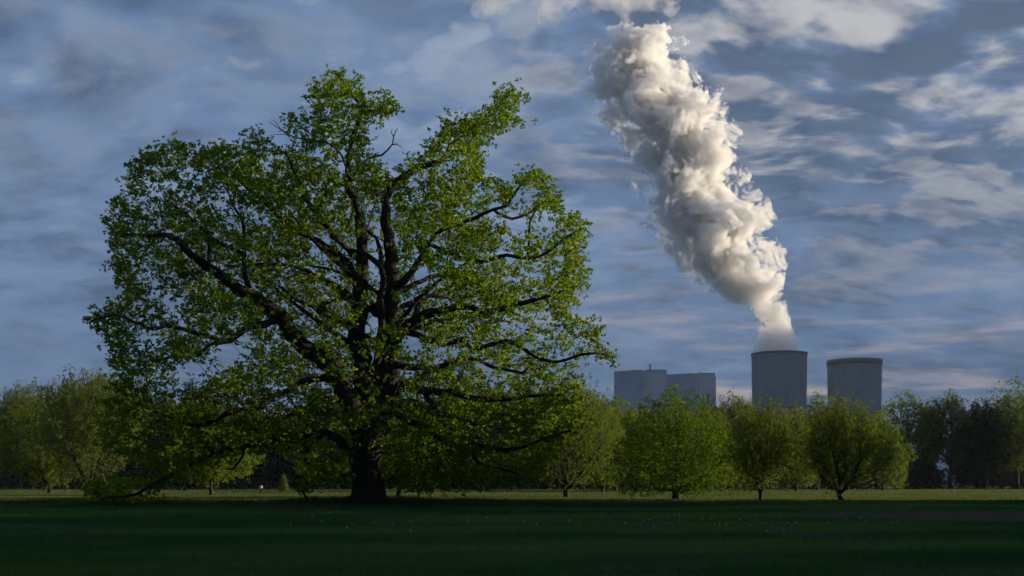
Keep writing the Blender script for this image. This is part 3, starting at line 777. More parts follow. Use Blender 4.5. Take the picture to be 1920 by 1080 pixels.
    k_.mesh('trunk', rad_, s.get('sides', 6), s.get('bark', M_BARK), root, rough=0.25)
    if s.get('leaf'):
        per_ = s.get('per', 14)
        tips_ = pts
        if tn_:
            tips_ = np.concatenate((pts, k_.p[k_.n-2*tn_:k_.n]))
            per_ = max(4, per_*s['n']//len(tips_))
        q4 = max(1, per_//4); c_ = np.repeat(tips_, q4, 0)
        c_ = c_+rng.normal(0, 1, c_.shape)*s.get('cs', rr*0.46)*np.array([1, 1, s.get('cz', 0.8)])
        c_ = np.repeat(c_, max(1, round(per_/q4)), 0); c_ = c_+rng.normal(0, 1, c_.shape)*s.get('L', .2)*.8
        c_[:, 2] = np.maximum(c_[:, 2], 0.15)
        ti_ = (fbm(c_, 0.6, 2.0, 2)-0.25)*1.3
        leaves('crown', c_, s.get('L', 0.2), s.get('nl', 4), s['leaf'], root, width=s.get('lw', 0.34), tint=ti_, flat=0.2)
    return root

def place(root, px, py_base=None, Yd=None):
    if Yd is None: Yd = FPX*CAMZ/(py_base-HZ)
    x = (px-960)*Yd/FPX
    root.location = (x, Yd, gzf(x, Yd))
    return Yd

def hpx(pix, Yd): return pix*Yd/FPX

def copy_tree(root, loc, rz, scl, label=None):
    c_ = root.copy(); COL.objects.link(c_); c_.location = loc; c_.rotation_euler = (0, 0, rz); c_.scale = scl
    if label: c_['label'] = label
    for ch in root.children:
        d = ch.copy(); COL.objects.link(d); d.parent = c_
    return c_

# the single trees in the meadow (photo x, base row, top row, crown width in px)
MID = [
 dict(px=93, base=925, top=752, wpx=178, name='willow_tree', label='olive green round willow with two short dark stems, nearest the edge of the far wood', c0=.08, stems=5, shape='egg', leaf=M_WILLOW, n=620, per=16, L=.26, twigs=500, fan=.9),
 dict(px=166, base=926, top=731, wpx=230, name='willow_tree', label='tall pale willow with fanned upright branches beside the oak\'s lowest hanging bough', c0=.10, stems=7, shape='vase', leaf=M_SALLOW, n=680, per=12, L=.24, twigs=1200, twl=2.0, fan=.7, up=.3),
 dict(px=395, base=929, top=800, wpx=170, name='small_tree', label='small round tree with a single dark trunk seen under the oak\'s long low bough', c0=.20, stems=1, shape='round', leaf=M_LIME, n=360, per=18, L=.22, fork=2.2),
 dict(px=748, base=933, top=765, wpx=220, name='small_tree', label='short-trunked leafy tree directly behind the oak\'s drooping boughs, close to its trunk', c0=.15, stems=1, shape='dome', leaf=M_WILLOW, n=480, per=16, L=.2, fork=1.6),
 dict(px=1062, base=932, top=728, wpx=245, name='willow_tree', label='wide willow with many fanned stems between the oak and the dome-shaped tree', c0=.10, stems=10, rtip=.010, shape='egg', leaf=M_SALLOW, n=620, per=22, L=.16, cut=.45, lw=.28, twigs=900, twl=1.3, fan=1.0, up=.2),
 dict(px=1268, base=937, top=733, wpx=228, name='dome_tree', label='dense dome-shaped bright green tree in front of the boiler houses', c0=.07, stems=1, rtip=.010, shape='dome', leaf=M_DOME, n=820, per=18, L=.15, fork=1.9, leader=.7, cut=.47, rt=.36, cfreq=.9, hollow=.42),
 dict(px=1426, base=939, top=765, wpx=122, name='willow_tree', label='slim upright willow with twin stems in front of the steaming cooling tower', c0=.10, stems=5, shape='egg', leaf=M_WILLOW, n=430, per=22, L=.125, twigs=900, twl=1.3, rtip=.008, cut=.455, hollow=.5, lw=.26, fan=.8, up=.25, rt=.2),
 dict(px=1580, base=940, top=766, wpx=152, name='willow_tree', label='willow on a leaning crooked dark trunk in front of the idle cooling tower', c0=.10, stems=7, shape='egg', leaf=M_WILLOW, n=500, per=22, L=.125, twigs=1100, twl=1.3, rtip=.008, cut=.455, hollow=.5, lw=.26, fan=.9, up=.2, rt=.24, tlean=-.7, lean=0.0),
]
for i, s in enumerate(MID):
    Yd = FPX*CAMZ/(s['base']-HZ)
    H = hpx(s['base']-s['top'], Yd); Wd = hpx(s['wpx'], Yd)
    sp = dict(s); sp.update(h=H*1.0, w=Wd*1.05, c0=s['c0']*H, seed=i+1)
    rt_ = make_tree(s['name'], sp)
    place(rt_, s['px'], Yd=Yd)
    prop(rt_, s['label'], 'tree')
    if s['name'] == 'dome_tree':
        pass

# far wood: trees of their own shape where the photo shows one
FAR = [
 dict(px=1200, top=772, wpx=90, Y=250, name='broadleaf_tree', label='yellow-green tree half hidden by the near side of the dome-shaped tree', c0=.1, shape='dome', leaf=M_LIME, n=420, per=18, L=.28, leader=.6, cut=.42, rt=.4),
 dict(px=1352, top=782, wpx=80, Y=270, name='broadleaf_tree', label='fresh green tree filling the gap between the dome-shaped tree and the slim willow', c0=.1, shape='dome', leaf=M_WILLOW, n=420, per=18, L=.28, leader=.6, cut=.42, rt=.4),
 dict(px=1398, top=762, wpx=56, Y=300, name='budding_tree', label='thin upright olive tree just behind the slim willow', c0=.1, shape='tall', leaf=M_SALLOW, n=300, per=16, L=.30, leader=.8, cut=.42, rt=.35, twigs=400, twl=1.6),
 dict(px=1493, top=775, wpx=84, Y=280, name='broadleaf_tree', label='olive green tree between the slim willow and the leaning willow', c0=.08, shape='dome', leaf=M_WILLOW, n=420, per=18, L=.28, leader=.6, cut=.42, rt=.4),
 dict(px=1560, top=770, wpx=60, Y=290, name='budding_tree', label='loose budding tree showing over the leaning willow, under the idle cooling tower', c0=.1, shape='tall', leaf=M_SALLOW, n=300, per=16, L=.30, leader=.8, cut=.42, rt=.35, twigs=400, twl=1.6),
 dict(px=1655, top=790, wpx=92, Y=300, name='broadleaf_tree', label='rounded olive tree between the leaning willow and the tall lit open-crowned tree', c0=.06, shape='dome', leaf=M_WILLOW, n=440, per=18, L=.30, leader=.6, cut=.42, rt=.4),
 dict(px=1130, top=770, wpx=90, Y=240, name='broadleaf_tree', label='light green tree behind the outer branches of the wide fanned willow', c0=.1, shape='dome', leaf=M_LIME, n=420, per=18, L=.28, leader=.6, cut=.42, rt=.4),
 dict(px=1700, top=743, wpx=128, Y=395, name='broadleaf_tree', label='tall lit broadleaf tree with an open crown, just past the idle cooling tower', c0=.22, shape='round', leaf=M_LIME, n=560, per=14, L=.40, leader=.8, cut=.44, rt=.75, bark=M_BARK),
 dict(px=1742, top=765, wpx=60, Y=400, name='broadleaf_tree', label='thin broadleaf tree pressed between the lit open-crowned tree and the sparse dark one', c0=.3, shape='tall', leaf=M_WILLOW, n=300, per=12, L=.40, leader=.85, cut=.44, rt=.5),
 dict(px=1783, top=752, wpx=92, Y=392, name='sparse_tree', label='sparse dark tree with crooked bare top before the white shed', c0=.3, shape='tall', leaf=M_WILLOW, n=320, per=7, L=.36, leader=.8, cut=.45, rt=.55, twigs=900, twl=2.2),
 dict(px=1848, top=760, wpx=96, Y=388, name='dark_tree', label='dark heavy tree with several trunks near the sparse bare-topped tree', c0=.15, shape='round', leaf=M_DARK, n=480, per=18, L=.42, stems=4, cut=.43, rt=.6, twigs=500, twl=2),
 dict(px=1908, top=732, wpx=130, Y=390, name='dark_tree', label='high dark tree with a lit crown closing the row at the wood\'s end', c0=.2, shape='tall', leaf=M_WILLOW, n=480, per=18, L=.42, leader=.8, cut=.44, rt=.7),
 dict(px=1533, top=742, wpx=66, Y=330, name='poplar_tree', label='slim pointed light green tree between the two cooling towers with a round tuft on top', c0=.2, shape='tall', leaf=M_LIME, n=360, per=18, L=.32, leader=.9, cut=.43, rt=.4),
 dict(px=1375, top=752, wpx=84, Y=380, name='budding_tree', label='half bare budding tree at the foot of the steaming cooling tower', c0=.25, shape='round', leaf=M_BUD, n=380, per=10, L=.40, leader=.8, cut=.44, rt=.5, twigs=700, twl=2.4),
 dict(px=1322, top=758, wpx=60, Y=385, name='bare_tree', label='grey leafless tree with upright twigs before the second boiler house', c0=.25, shape='tall', leaf=None, n=240, leader=.9, rt=.45, twigs=1100, twl=3.2, bark=M_PALEBARK),
 dict(px=1155, top=745, wpx=120, Y=300, name='broadleaf_tree', label='bright yellow-green tree below the first boiler house, beside the wide willow', c0=.2, shape='dome', leaf=M_LIME, n=520, per=20, L=.32, leader=.6, cut=.43, rt=.5),
 dict(px=1092, top=732, wpx=110, Y=360, name='budding_tree', label='tall pale budding tree rising behind the wide fanned willow', c0=.2, shape='tall', leaf=M_SALLOW, n=420, per=18, L=.40, leader=.8, cut=.42, rt=.5, twigs=700, twl=2.6, twup=1.2),
 dict(px=1462, top=775, wpx=90, Y=385, name='budding_tree', label='low grey green tree between the slim willow and the pointed tree', c0=.2, shape='dome', leaf=M_BUD, n=380, per=20, L=.40, leader=.6, cut=.42, rt=.5, twigs=300),
 dict(px=1612, top=778, wpx=100, Y=385, name='broadleaf_tree', label='low rounded green tree right under the idle cooling tower', c0=.15, shape='dome', leaf=M_WILLOW, n=420, per=22, L=.38, leader=.6, cut=.42, rt=.5),
 dict(px=40, top=745, wpx=90, Y=385, name='bare_tree', label='leafless grey tree with dense upright twigs behind the round olive willow', c0=.2, shape='tall', leaf=M_BUD, n=300, per=1, L=.35, leader=.9, rt=.45, twigs=1500, twl=3.4, twup=1.3, bark=M_PALEBARK),
 dict(px=8, top=740, wpx=60, Y=380, name='broadleaf_tree', label='dark green tree cut by the picture edge where the far wood begins', c0=.15, shape='tall', leaf=M_DOME, n=280, per=9, L=.42, leader=.8, cut=.43, rt=.5),
 dict(px=190, top=724, wpx=170, Y=330, name='budding_tree', label='broad high budding tree with a fringe of upright twigs above the pale willow', c0=.15, shape='round', leaf=M_SALLOW, n=480, per=14, L=.36, leader=.8, cut=.42, rt=.6, twigs=1400, twl=3.0, twup=1.3),
]
for i, s in enumerate(FAR):
    Yd = s['Y']; H = hpx(HZ-s['top'], Yd)+CAMZ; Wd = hpx(s['wpx'], Yd)
    sp = dict(s); sp.update(h=H, w=Wd*1.05, c0=s['c0']*H, seed=20+i, sides=5, rtip=.05, fork=s['c0']*H)
    rt_ = make_tree(s['name'], sp)
    place(rt_, s['px'], Yd=Yd)
    rt_.rotation_euler = (0, 0, 0)
    prop(rt_, s['label'], 'tree')

# mistletoe-like tuft on top of the slim tree
# rows of similar trees: five kinds, copied
KINDS = [
 ('budding_tree', dict(c0=.2, shape='tall', leaf=M_BUD, n=420, per=20, L=.40, leader=.85, cut=.40, rt=.5, twigs=500, twl=2.6, twup=1.2), 'one of the grey green budding trees making up the far wood'),
 ('bare_tree', dict(c0=.2, shape='tall', leaf=M_BUD, n=320, per=5, L=.35, leader=.9, rt=.45, twigs=1500, twl=3.0, twup=1.3, bark=M_PALEBARK), 'one of the leafless grey trees making up the far wood'),
 ('dark_tree', dict(c0=.08, shape='dome', leaf=M_DARK, n=480, per=18, L=.46, leader=.7, cut=.40, rt=.6), 'one of the dark full-leaved trees making up the far wood'),
 ('broadleaf_tree', dict(c0=.12, shape='dome', leaf=M_WILLOW, n=480, per=22, L=.42, leader=.7, cut=.41, rt=.5), 'one of the olive leafy trees making up the far wood'),
]
protos = []
for i, (nm, s, lab) in enumerate(KINDS):
    sp = dict(s); H = 22.0
    sp.update(h=H, w=15.0, c0=s['c0']*H, seed=50+i, sides=5, rtip=.05, fork=max(2.5, s['c0']*H))
    rt_ = make_tree(nm, sp)
    prop(rt_, lab, 'tree', lab.replace('one of ', ''))
    protos.append([rt_, 0])
def wood_tree(kind, px, top, Yd, wpx):
    x = (px-960)*Yd/FPX; H = (hpx(HZ-top, Yd)+CAMZ)/22.0; w_ = hpx(wpx, Yd)/15.0
    rt_, cnt = protos[kind]; protos[kind][1] += 1
    loc = (x, Yd, gzf(x, Yd)); rz = random.uniform(0, 6.28)
    if cnt == 0:
        rt_.location = loc; rt_.rotation_euler = (0, 0, rz); rt_.scale = (w_, w_, H); return rt_
    return copy_tree(rt_, loc, rz, (w_, w_, H))
# skyline of the far wood, left to right: (x, top row)
SKY = [(-60,750),(0,752),(60,748),(120,735),(180,726),(240,725),(300,735),(360,745),(420,750),(480,760),(540,762),(600,765),(660,765),(720,762),(780,755),(840,745),(900,738),(960,735),(1020,735),(1080,748),(1130,765),(1180,775),(1240,785),(1300,782),(1360,772),(1420,778),(1480,782),(1540,785),(1600,792),(1660,785),(1720,790),(1780,800),(1840,775),(1900,760),(1960,745),(2020,745)]
def skyline(px):
    return float(np.interp(px, [a for a, b in SKY], [b for a, b in SKY]))
px = -50
while px < 1990:
    if not (1740 < px < 1815):
        top = skyline(px)+random.uniform(6, 22)+(55 if 1640 < px < 1815 else 0)
        if px < 620: kd = random.choice([1, 1, 0, 2]) if px < 330 else random.choice([2, 2, 1, 0])
        elif px < 1250: kd = random.choice([0, 3, 1, 0])
        elif px < 1640: kd = random.choice([0, 3, 3, 0, 1])
        else: kd = random.choice([2, 2, 0])
        wood_tree(kd, px+random.uniform(-6, 6), top, random.uniform(405, 440), random.uniform(80, 110))
    px += random.uniform(34, 46)
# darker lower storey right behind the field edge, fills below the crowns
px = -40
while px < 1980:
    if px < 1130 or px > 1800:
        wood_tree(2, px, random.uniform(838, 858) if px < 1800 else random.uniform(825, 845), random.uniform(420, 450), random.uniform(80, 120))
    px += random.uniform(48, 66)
# a last rank so that the horizon does not show through
px = -80
while px < 2000:
    if not (1600 < px < 1830):
        wood_tree(random.choice([2, 3, 0]), px, skyline(px)+random.uniform(28, 50), random.uniform(470, 520), random.uniform(100, 140))
    px += random.uniform(62, 80)

# undergrowth along the edge of the wood
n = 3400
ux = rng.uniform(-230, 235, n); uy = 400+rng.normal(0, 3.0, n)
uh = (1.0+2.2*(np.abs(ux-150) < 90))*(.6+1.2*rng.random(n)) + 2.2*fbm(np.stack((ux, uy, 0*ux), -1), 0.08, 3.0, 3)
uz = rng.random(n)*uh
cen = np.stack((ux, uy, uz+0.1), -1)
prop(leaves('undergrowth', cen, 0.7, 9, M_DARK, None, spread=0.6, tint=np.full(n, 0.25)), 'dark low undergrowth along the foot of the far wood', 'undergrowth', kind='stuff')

# conical shrub and the dark round bush by the wood edge
rt_ = make_tree('conical_shrub', dict(h=hpx(27, 260), w=hpx(17, 260), c0=.1, shape='cone', leaf=M_SALLOW, n=160, per=16, L=.22, leader=.9, rt=.12, seed=71, fork=.8, hollow=.6, cut=.3, rtip=.03, sides=5))
place(rt_, 531, Yd=260); prop(rt_, 'narrow pale conical shrub near the walking person', 'shrub')
rt_ = make_tree('round_bush', dict(h=hpx(88, 380), w=hpx(34, 380), c0=.3, shape='round', leaf=M_DARK, n=220, per=22, L=.3, leader=.8, rt=.2, seed=72, fork=2.0, hollow=.5, cut=.2, rtip=.04, sides=5))
place(rt_, 485, Yd=392); prop(rt_, 'near black rounded bush at the wood edge behind the walking person', 'bush')

# unseen trees added right of the frame, laid out to shade the near meadow
SHW = []; random.seed(23)
for i in range(4000):
    x = random.uniform(48, 235); y = random.uniform(-35, 215)
    if x < .45*y+22 or y > .27*x+86: continue
    if all((x-a)**2+(y-b)**2 > 13.5**2 for a, b in SHW): SHW.append((x, y))
for (x, y) in SHW:
    sx = random.uniform(1.15, 1.4)
    copy_tree(protos[2][0], (x, y, gzf(x, y)), random.uniform(0, 6.28), (sx, sx, random.uniform(.74, .92) if y > .27*x+48 else random.uniform(1.1, 1.3)))  # added shade casters, lower near the edge so the oak crown stays lit
print('shade wood', len(SHW))

# ------------------------------------------------------------------ dandelions
hm = MB(); sm = MB()
for i in range(26):
    a = random.uniform(0, 6.28); zc_ = random.uniform(-1, 1); q_ = math.sqrt(1-zc_*zc_); d = Vector((q_*math.cos(a), q_*math.sin(a), zc_))
    t1 = d.cross(Vector((.3, .2, .9))).normalized(); t2 = d.cross(t1)
    c_ = d*0.021; hm.add([c_+t1*.011, c_+t2*.011, c_-t1*.011, c_-t2*.011, c_+d*.008], [(0, 1, 4), (1, 2, 4), (2, 3, 4), (3, 0, 4), (0, 3, 2, 1)])
sm.tube([(0, 0, 0), (.01, 0, .12), (0, 0, .25)], [.003, .003, .0025], 5)
M_DAND = plain_mat('dandelion_fluff', (0.55, 0.55, 0.52), 0.9); M_STEM = plain_mat('dandelion_stem', (0.09, 0.11, 0.05)); M_YEL = plain_mat('dandelion_petal', (0.75, 0.50, 0.02))
proto = empty('dandelion'); prop(proto, 'white dandelion clock on a thin stem in the near grass', 'dandelion', 'dandelion clocks in the near grass')
hd = hm.build('seed_head', M_DAND, proto, True); hd.location = (0, 0, .26)
sm.build('stem', M_STEM, proto, True)
first = True
for i in range(95):
    px_ = random.gauss(1420, 170) if i % 2 else random.uniform(520, 1250)
    py_ = random.gauss(985, 9) if i % 5 else random.uniform(975, 1010)
    if i % 6 == 0: px_ = random.uniform(1200, 1900); py_ = random.uniform(944, 958)
    if py_ < 944 or px_ < 60: continue
    Yd = FPX*CAMZ/(py_-HZ); x = (px_-960)*Yd/FPX
    s_ = random.uniform(0.55, 0.95)
    if first: proto.location = (x, Yd, gzf(x, Yd)); proto.scale = (s_,)*3; first = False
    else: copy_tree(proto, (x, Yd, gzf(x, Yd)), random.uniform(0, 6), (s_,)*3)

# ------------------------------------------------------------------ cooling towers
def concrete(name, base, stain):
    m, t_ = new_mat(name)
    co = nd(t_, 'ShaderNodeTexCoord').outputs['Object']
    mp = nd(t_, 'ShaderNodeMapping', {'Vector': co, 'Scale': (1, 1, 0.06)}).outputs[0]
    n1 = nd(t_, 'ShaderNodeTexNoise', {'Vector': mp, 'Scale': 0.09, 'Detail': 7.0, 'Roughness': 0.6}).outputs[0]
    n2 = nd(t_, 'ShaderNodeTexNoise', {'Vector': co, 'Scale': 0.02, 'Detail': 3.0}).outputs[0]
    f = mth(t_, 'ADD', mth(t_, 'MULTIPLY', n1, .6), mth(t_, 'MULTIPLY', n2, .4))
    cc = mixc(t_, sstep(t_, f, .35, .65), base, stain)
    d_ = nd(t_, 'ShaderNodeBsdfPrincipled', {'Base Color': cc, 'Roughness': .9})
    nd(t_, 'ShaderNodeOutputMaterial', {'Surface': d_.outputs[0]})
    return m
M_CON = concrete('tower_concrete', (0.190, 0.250, 0.320), (0.155, 0.205, 0.265))
M_CONB = concrete('tower_band', (0.11, 0.11, 0.11), (0.085, 0.085, 0.085))
M_INNER = concrete('tower_inner', (0.16, 0.16, 0.16), (0.12, 0.12, 0.12))
def tower(px, Yd, top_px, half, label, band):
    H = hpx(HZ-top_px, Yd)+CAMZ; Rt = hpx(half, Yd); x = (px-960)*Yd/FPX
    root = empty('cooling_tower', (x, Yd, 0))
    prop(root, label, 'cooling tower')
    prof = []
    for i in range(25):
        s_ = i/24.; z = 10+(H-10)*s_
        rr_ = Rt*(0.955+0.045*s_**1.6+0.42*max(0, .55-s_)**1.9)
        prof.append((rr_, z))
    N = 90; vs = []; fs = []
    k = N*4
    for r_, z in prof:
        for i in range(N):
            a0 = 2*math.pi*i/N
            for (da, dr) in ((0, 0), (.74, 0), (.76, .75), (.98, .75)):
                a = a0+da*2*math.pi/N; vs.append(((r_+dr)*math.cos(a), (r_+dr)*math.sin(a), z))
    for j in range(len(prof)-1):
        for i in range(k): fs.append((j*k+i, j*k+(i+1) % k, (j+1)*k+(i+1) % k, (j+1)*k+i))
    sh = MB(); sh.v = vs; sh.f = fs
    o = sh.build('shell', M_CON, root)
    inn = MB(); inn.revolve([(r_-1.6, z) for r_, z in prof][::-1], 96); inn.build('inner_shell', M_INNER, root, True)
    rim = MB(); rim.revolve([(Rt-1.7, H-0.4), (Rt-1.7, H+.9), (Rt+1.5, H+.9), (Rt+1.5, H-(6.0 if band else 1.6)), (Rt+.8, H-(6.0 if band else 1.6))], 96)
    rim.build('rim_band' if band else 'rim', M_CONB, root, True)
    zr = H*0.585 if not band else H*0.565
    rr_ = np.interp(zr, [p[1] for p in prof], [p[0] for p in prof])
    gl = MB(); gl.revolve([(rr_+.6, zr-.7), (rr_+2.0, zr-.7), (rr_+2.0, zr+.5), (rr_+.6, zr+.5)], 96); gl.build('gallery', M_CONB, root, True)
    lg = MB(); r0 = prof[0][0]
    for i in range(36):
        a = 2*math.pi*i/36; b = a+math.pi/36
        for q in (b, b-2*math.pi/36): lg.tube([(r0*1.03*math.cos(a), r0*1.03*math.sin(a), -.3), (r0*math.cos(q), r0*math.sin(q), 10.5)], [.6, .6], 6)
    lg.build('lattice_base', M_CON, root)
    return root, x, H, Rt
T1Y = 174.5*FPX/(HZ-664)
tw1, T1X, T1H, T1R = tower(1461, T1Y, 664, 50, 'steaming pale ribbed concrete cooling tower rising over the trees', False)
T2Y = 174.5*FPX/(HZ-677)
tower(1602, T2Y, 677, 48.5, 'idle ribbed concrete cooling tower with a dark band round its top, no steam', True)

# ------------------------------------------------------------------ boiler houses
m, t_ = new_mat('boiler_cladding')
co = nd(t_, 'ShaderNodeTexCoord').outputs['Object']
n1 = nd(t_, 'ShaderNodeTexNoise', {'Vector': co, 'Scale': .03, 'Detail': 4.0}).outputs[0]
zz_ = nd(t_, 'ShaderNodeSeparateXYZ', {0: co}).outputs[2]
seam = mth(t_, 'FRACT', mth(t_, 'MULTIPLY', zz_, 1/6.0))
cc = mixc(t_, sstep(t_, n1, .35, .65), (0.215, 0.275, 0.345), (0.18, 0.23, 0.29))
cc = mixc(t_, sstep(t_, seam, .94, .97, 0, .25), cc, (0.18, 0.19, 0.2))
d_ = nd(t_, 'ShaderNodeBsdfPrincipled', {'Base Color': cc, 'Roughness': .45, 'Metallic': .25})
nd(t_, 'ShaderNodeOutputMaterial', {'Surface': d_.outputs[0]})
M_CLAD = m
M_TRIM = plain_mat('dark_trim', (0.13, 0.135, 0.14), .6)
def rounded(poly, rads, seg=6):
    out_ = []; n_ = len(poly)
    for i, (p, r_) in enumerate(zip(poly, rads)):
        p = Vector(p); a = Vector(poly[i-1]); b = Vector(poly[(i+1) % n_])
        if r_ <= 0: out_.append(tuple(p)); continue
        p0 = p+(a-p).normalized()*r_; p2 = p+(b-p).normalized()*r_
        for j in range(seg+1):
            t = j/seg; q_ = (1-t)**2*p0+2*t*(1-t)*p+t*t*p2; out_.append(tuple(q_))
    return out_
def boiler(x0, xc0, xc1, x1, top_px, Yn, label, mast):
    """x0 back left edge, xc0..xc1 recessed strip, x1 right edge; photo pixels"""
    s = Yn/FPX; H = (HZ-top_px)*s+CAMZ
    cx = (xc0-960)*s
    root = empty('boiler_house', (cx, Yn, 0)); prop(root, label, 'boiler house')
    X = lambda p_: (p_-xc0)*s
    # left block runs back, right block faces the viewer
    left = rounded([(X(x0)*1.02, 24), (X(x0)*1.02+6, 20), (X(xc0), 0), (X(xc0)+3, 45), (X(x0)+4, 60)], [1, 3, 3, 0, 0])
    b = MB(); b.prism(left, 0, H)
    b.build('west_block', M_CLAD, root, False)
    mid = rounded([(X(xc0)-1.5, 1.1), (X(xc1)+.5, 1.1), (X(xc1), 40), (X(xc0)+2.5, 40)], [0, 0, 0, 0])
    c_ = MB(); c_.prism(mid, 0, H-.3); c_.build('stair_strip', M_CLAD, root)
    rt2 = rounded([(X(xc1)-2.2, 0.6), (X(x1)-2.0, 2.0), (X(x1)-1.2, 50), (X(xc1)-2.2, 52)], [2.5, 6.5, 4, 0], 10)
    c_ = MB(); c_.prism(rt2, 0, H+.4); c_.build('east_block', M_CLAD, root, False)
    c_ = MB(); c_.prism(rounded([(X(x1)-2.0, 14), (X(x1)+.6, 14), (X(x1)+.8, 30), (X(x1)-2.0, 30)], [0, .8, .8, 0]), 0, H-3.2); c_.build('lift_tower', M_CLAD, root)
    tr2 = MB()
    lf = [(px_+0.0, py_) for px_, py_ in left]
    for poly, zt in ((left, H), (rt2, H+.4)):
        cxp = sum(p[0] for p in poly)/len(poly); cyp = sum(p[1] for p in poly)/len(poly)
        tr2.prism([(cxp+(a-cxp)*1.004, cyp+(b_-cyp)*1.004) for a, b_ in poly], zt+.003, zt+.8)
    tr2.build('roof_edge', M_TRIM, root)
    for q_ in range(3):
        vt = MB(); vt.tube([(X(x0)+8+6*q_, 28, H), (X(x0)+8+6*q_, 28, H+1.8)], [.5, .5], 8); vt.build('roof_vent', M_TRIM, root)
    if mast:
        ms = MB(); ms.tube([(X(1222), 20, H), (X(1222), 20, H+11.5)], [1.1, 1.0], 12); ms.build('chimney', M_TRIM, root, True)
    return root
boiler(1155, 1204, 1214, 1254, 694.5, 1625.0, 'nearer tall windowless boiler house with rounded corners and a thin roof mast', True)
boiler(1256, 1302, 1311, 1345, 700.5, 1665.0, 'second tall windowless boiler house, without mast, closest to the cooling towers', False)

# ------------------------------------------------------------------ white sheds behind the wood
M_WHITE = plain_mat('white_wall', (0.62, 0.65, 0.70), .6, .06, .2); M_ROOF = plain_mat('pale_roof', (0.38, 0.42, 0.48), .5, .08, .2); M_WIN = plain_mat('shed_window', (0.03, 0.04, 0.05), .2)
def shed(px0, px1, ptop, peave, Yd, label, name='shed'):
    s = Yd/FPX; w_ = (px1-px0)*s; He = (HZ-peave)*s+CAMZ; Ht = (HZ-ptop)*s+CAMZ; dp = 30.0
    root = empty(name, ((px0-960)*s, Yd, 0)); prop(root, label, 'shed')
    b = MB(); b.box(0, w_, 0, dp, 0, He); wl = b.build('wall', M_WHITE, root)
    b = MB(); b.add([(-.5, -.5, He+.003), (w_+.5, -.5, He+.003), (w_+.5, dp+.5, He+.003), (-.5, dp+.5, He+.003), (-.5, dp/2, Ht), (w_+.5, dp/2, Ht)], [(0, 1, 5, 4), (2, 3, 4, 5), (0, 4, 3), (1, 2, 5), (3, 2, 1, 0)])
    b.build('roof', M_ROOF, root)
    k = max(2, int(w_/9))
    for i in range(k): b = MB(); b.box(w_*(i+.3)/k, w_*(i+.7)/k, -.06, .05, He*.45, He*.65); b.build('window', M_WIN, root)
    b = MB(); b.box(w_*.12, w_*.12+4, -.08, .05, 0.0, 4.2); b.build('door', M_ROOF, root)
    return root
shed(1742, 1822, 852, 862, 560, 'long white shed with a pale low roof behind the sparse dark tree')
shed(1500, 1668, 874, 884, 600, 'low white shed glimpsed behind the two slim willows')
shed(1655, 1700, 872, 880, 640, 'small pale shed glimpsed behind the tall lit open-crowned tree')

# ------------------------------------------------------------------ person
M_JACKET = plain_mat('white_jacket', (0.60, 0.62, 0.66), .8); M_TROUS = plain_mat('dark_trousers', (0.018, 0.019, 0.025), .9); M_SKIN = plain_mat('skin', (0.42, 0.26, 0.19), .6); M_HAIR = plain_mat('dark_hair', (0.03, 0.022, 0.018), .8)
def skin_body(name, verts, edges, radii, mat, parent, root=0, sub=1):
    me = bpy.data.meshes.new(name); me.from_pydata(verts, edges, [])
    o = bpy.data.objects.new(name, me); COL.objects.link(o)
    o.modifiers.new('skin', 'SKIN'); sb = o.modifiers.new('sub', 'SUBSURF'); sb.levels = sub; sb.render_levels = sub
    if not me.skin_vertices: me.attributes  # layer is made with the modifier
    if len(me.skin_vertices) == 0:
        bpy.context.view_layer.objects.active = o; bpy.ops.object.select_all(action='DESELECT'); o.select_set(True)
        bpy.ops.mesh.customdata_skin_add()
    for v_, r_ in zip(me.skin_vertices[0].data, radii): v_.radius = (r_ if isinstance(r_, tuple) else (r_, r_))
    me.skin_vertices[0].data[root].use_root = True
    dg = bpy.context.evaluated_depsgraph_get(); dg.update()
    ev = o.evaluated_get(dg); nm = bpy.data.meshes.new_from_object(ev)
    COL.objects.unlink(o); bpy.data.objects.remove(o)
    nm.name = name; nm.materials.clear(); nm.materials.append(mat)
    nm.polygons.foreach_set('use_smooth', np.ones(len(nm.polygons), bool))
    q_ = bpy.data.objects.new(name, nm); COL.objects.link(q_); q_.parent = parent
    return q_
PY_ = FPX*CAMZ/(925.0-HZ); PX_ = (489.5-960)*PY_/FPX
per_ = empty('person', (PX_, PY_, gzf(PX_, PY_)))
prop(per_, 'person in a white jacket and dark trousers walking across the sunlit meadow', 'person')
# body: pelvis, spine, neck, head, arms, legs (walking to the right, seen from behind at an angle)
bv = [(0,0,.92),(0,.01,1.12),(0,.01,1.36),(0,.0,1.50),(0,-.01,1.58),(.01,-.01,1.68),
      (-.19,.02,1.38),(-.25,.05,1.12),(-.20,-.08,.90),(-.19,-.12,.80),
      (.19,.0,1.38),(.25,.02,1.12),(.27,-.04,.90),(.27,-.08,.80),
      (-.09,.0,.88),(-.14,-.03,.50),(-.20,.06,.09),(-.19,-.10,.04),
      (.09,.0,.88),(.13,-.02,.50),(.21,.02,.09),(.22,-.13,.04)]
be = [(0,1),(1,2),(2,3),(3,4),(4,5),(2,6),(6,7),(7,8),(8,9),(2,10),(10,11),(11,12),(12,13),(0,14),(14,15),(15,16),(16,17),(0,18),(18,19),(19,20),(20,21)]
br = [(.15,.11),(.14,.10),(.17,.11),.06,(.085,.10),(.075,.09),.065,.05,.04,.035,.065,.05,.04,.035,.09,.065,.045,.035,.09,.065,.045,.035]
skin_body('body', bv, be, br, M_SKIN, per_)
jv = [(0,0,.84),(0,.01,1.12),(0,.01,1.38),(-.19,.02,1.39),(-.25,.05,1.12),(-.21,-.06,.93),(.19,.0,1.39),(.25,.02,1.12),(.27,-.03,.93),(0,0,1.47)]
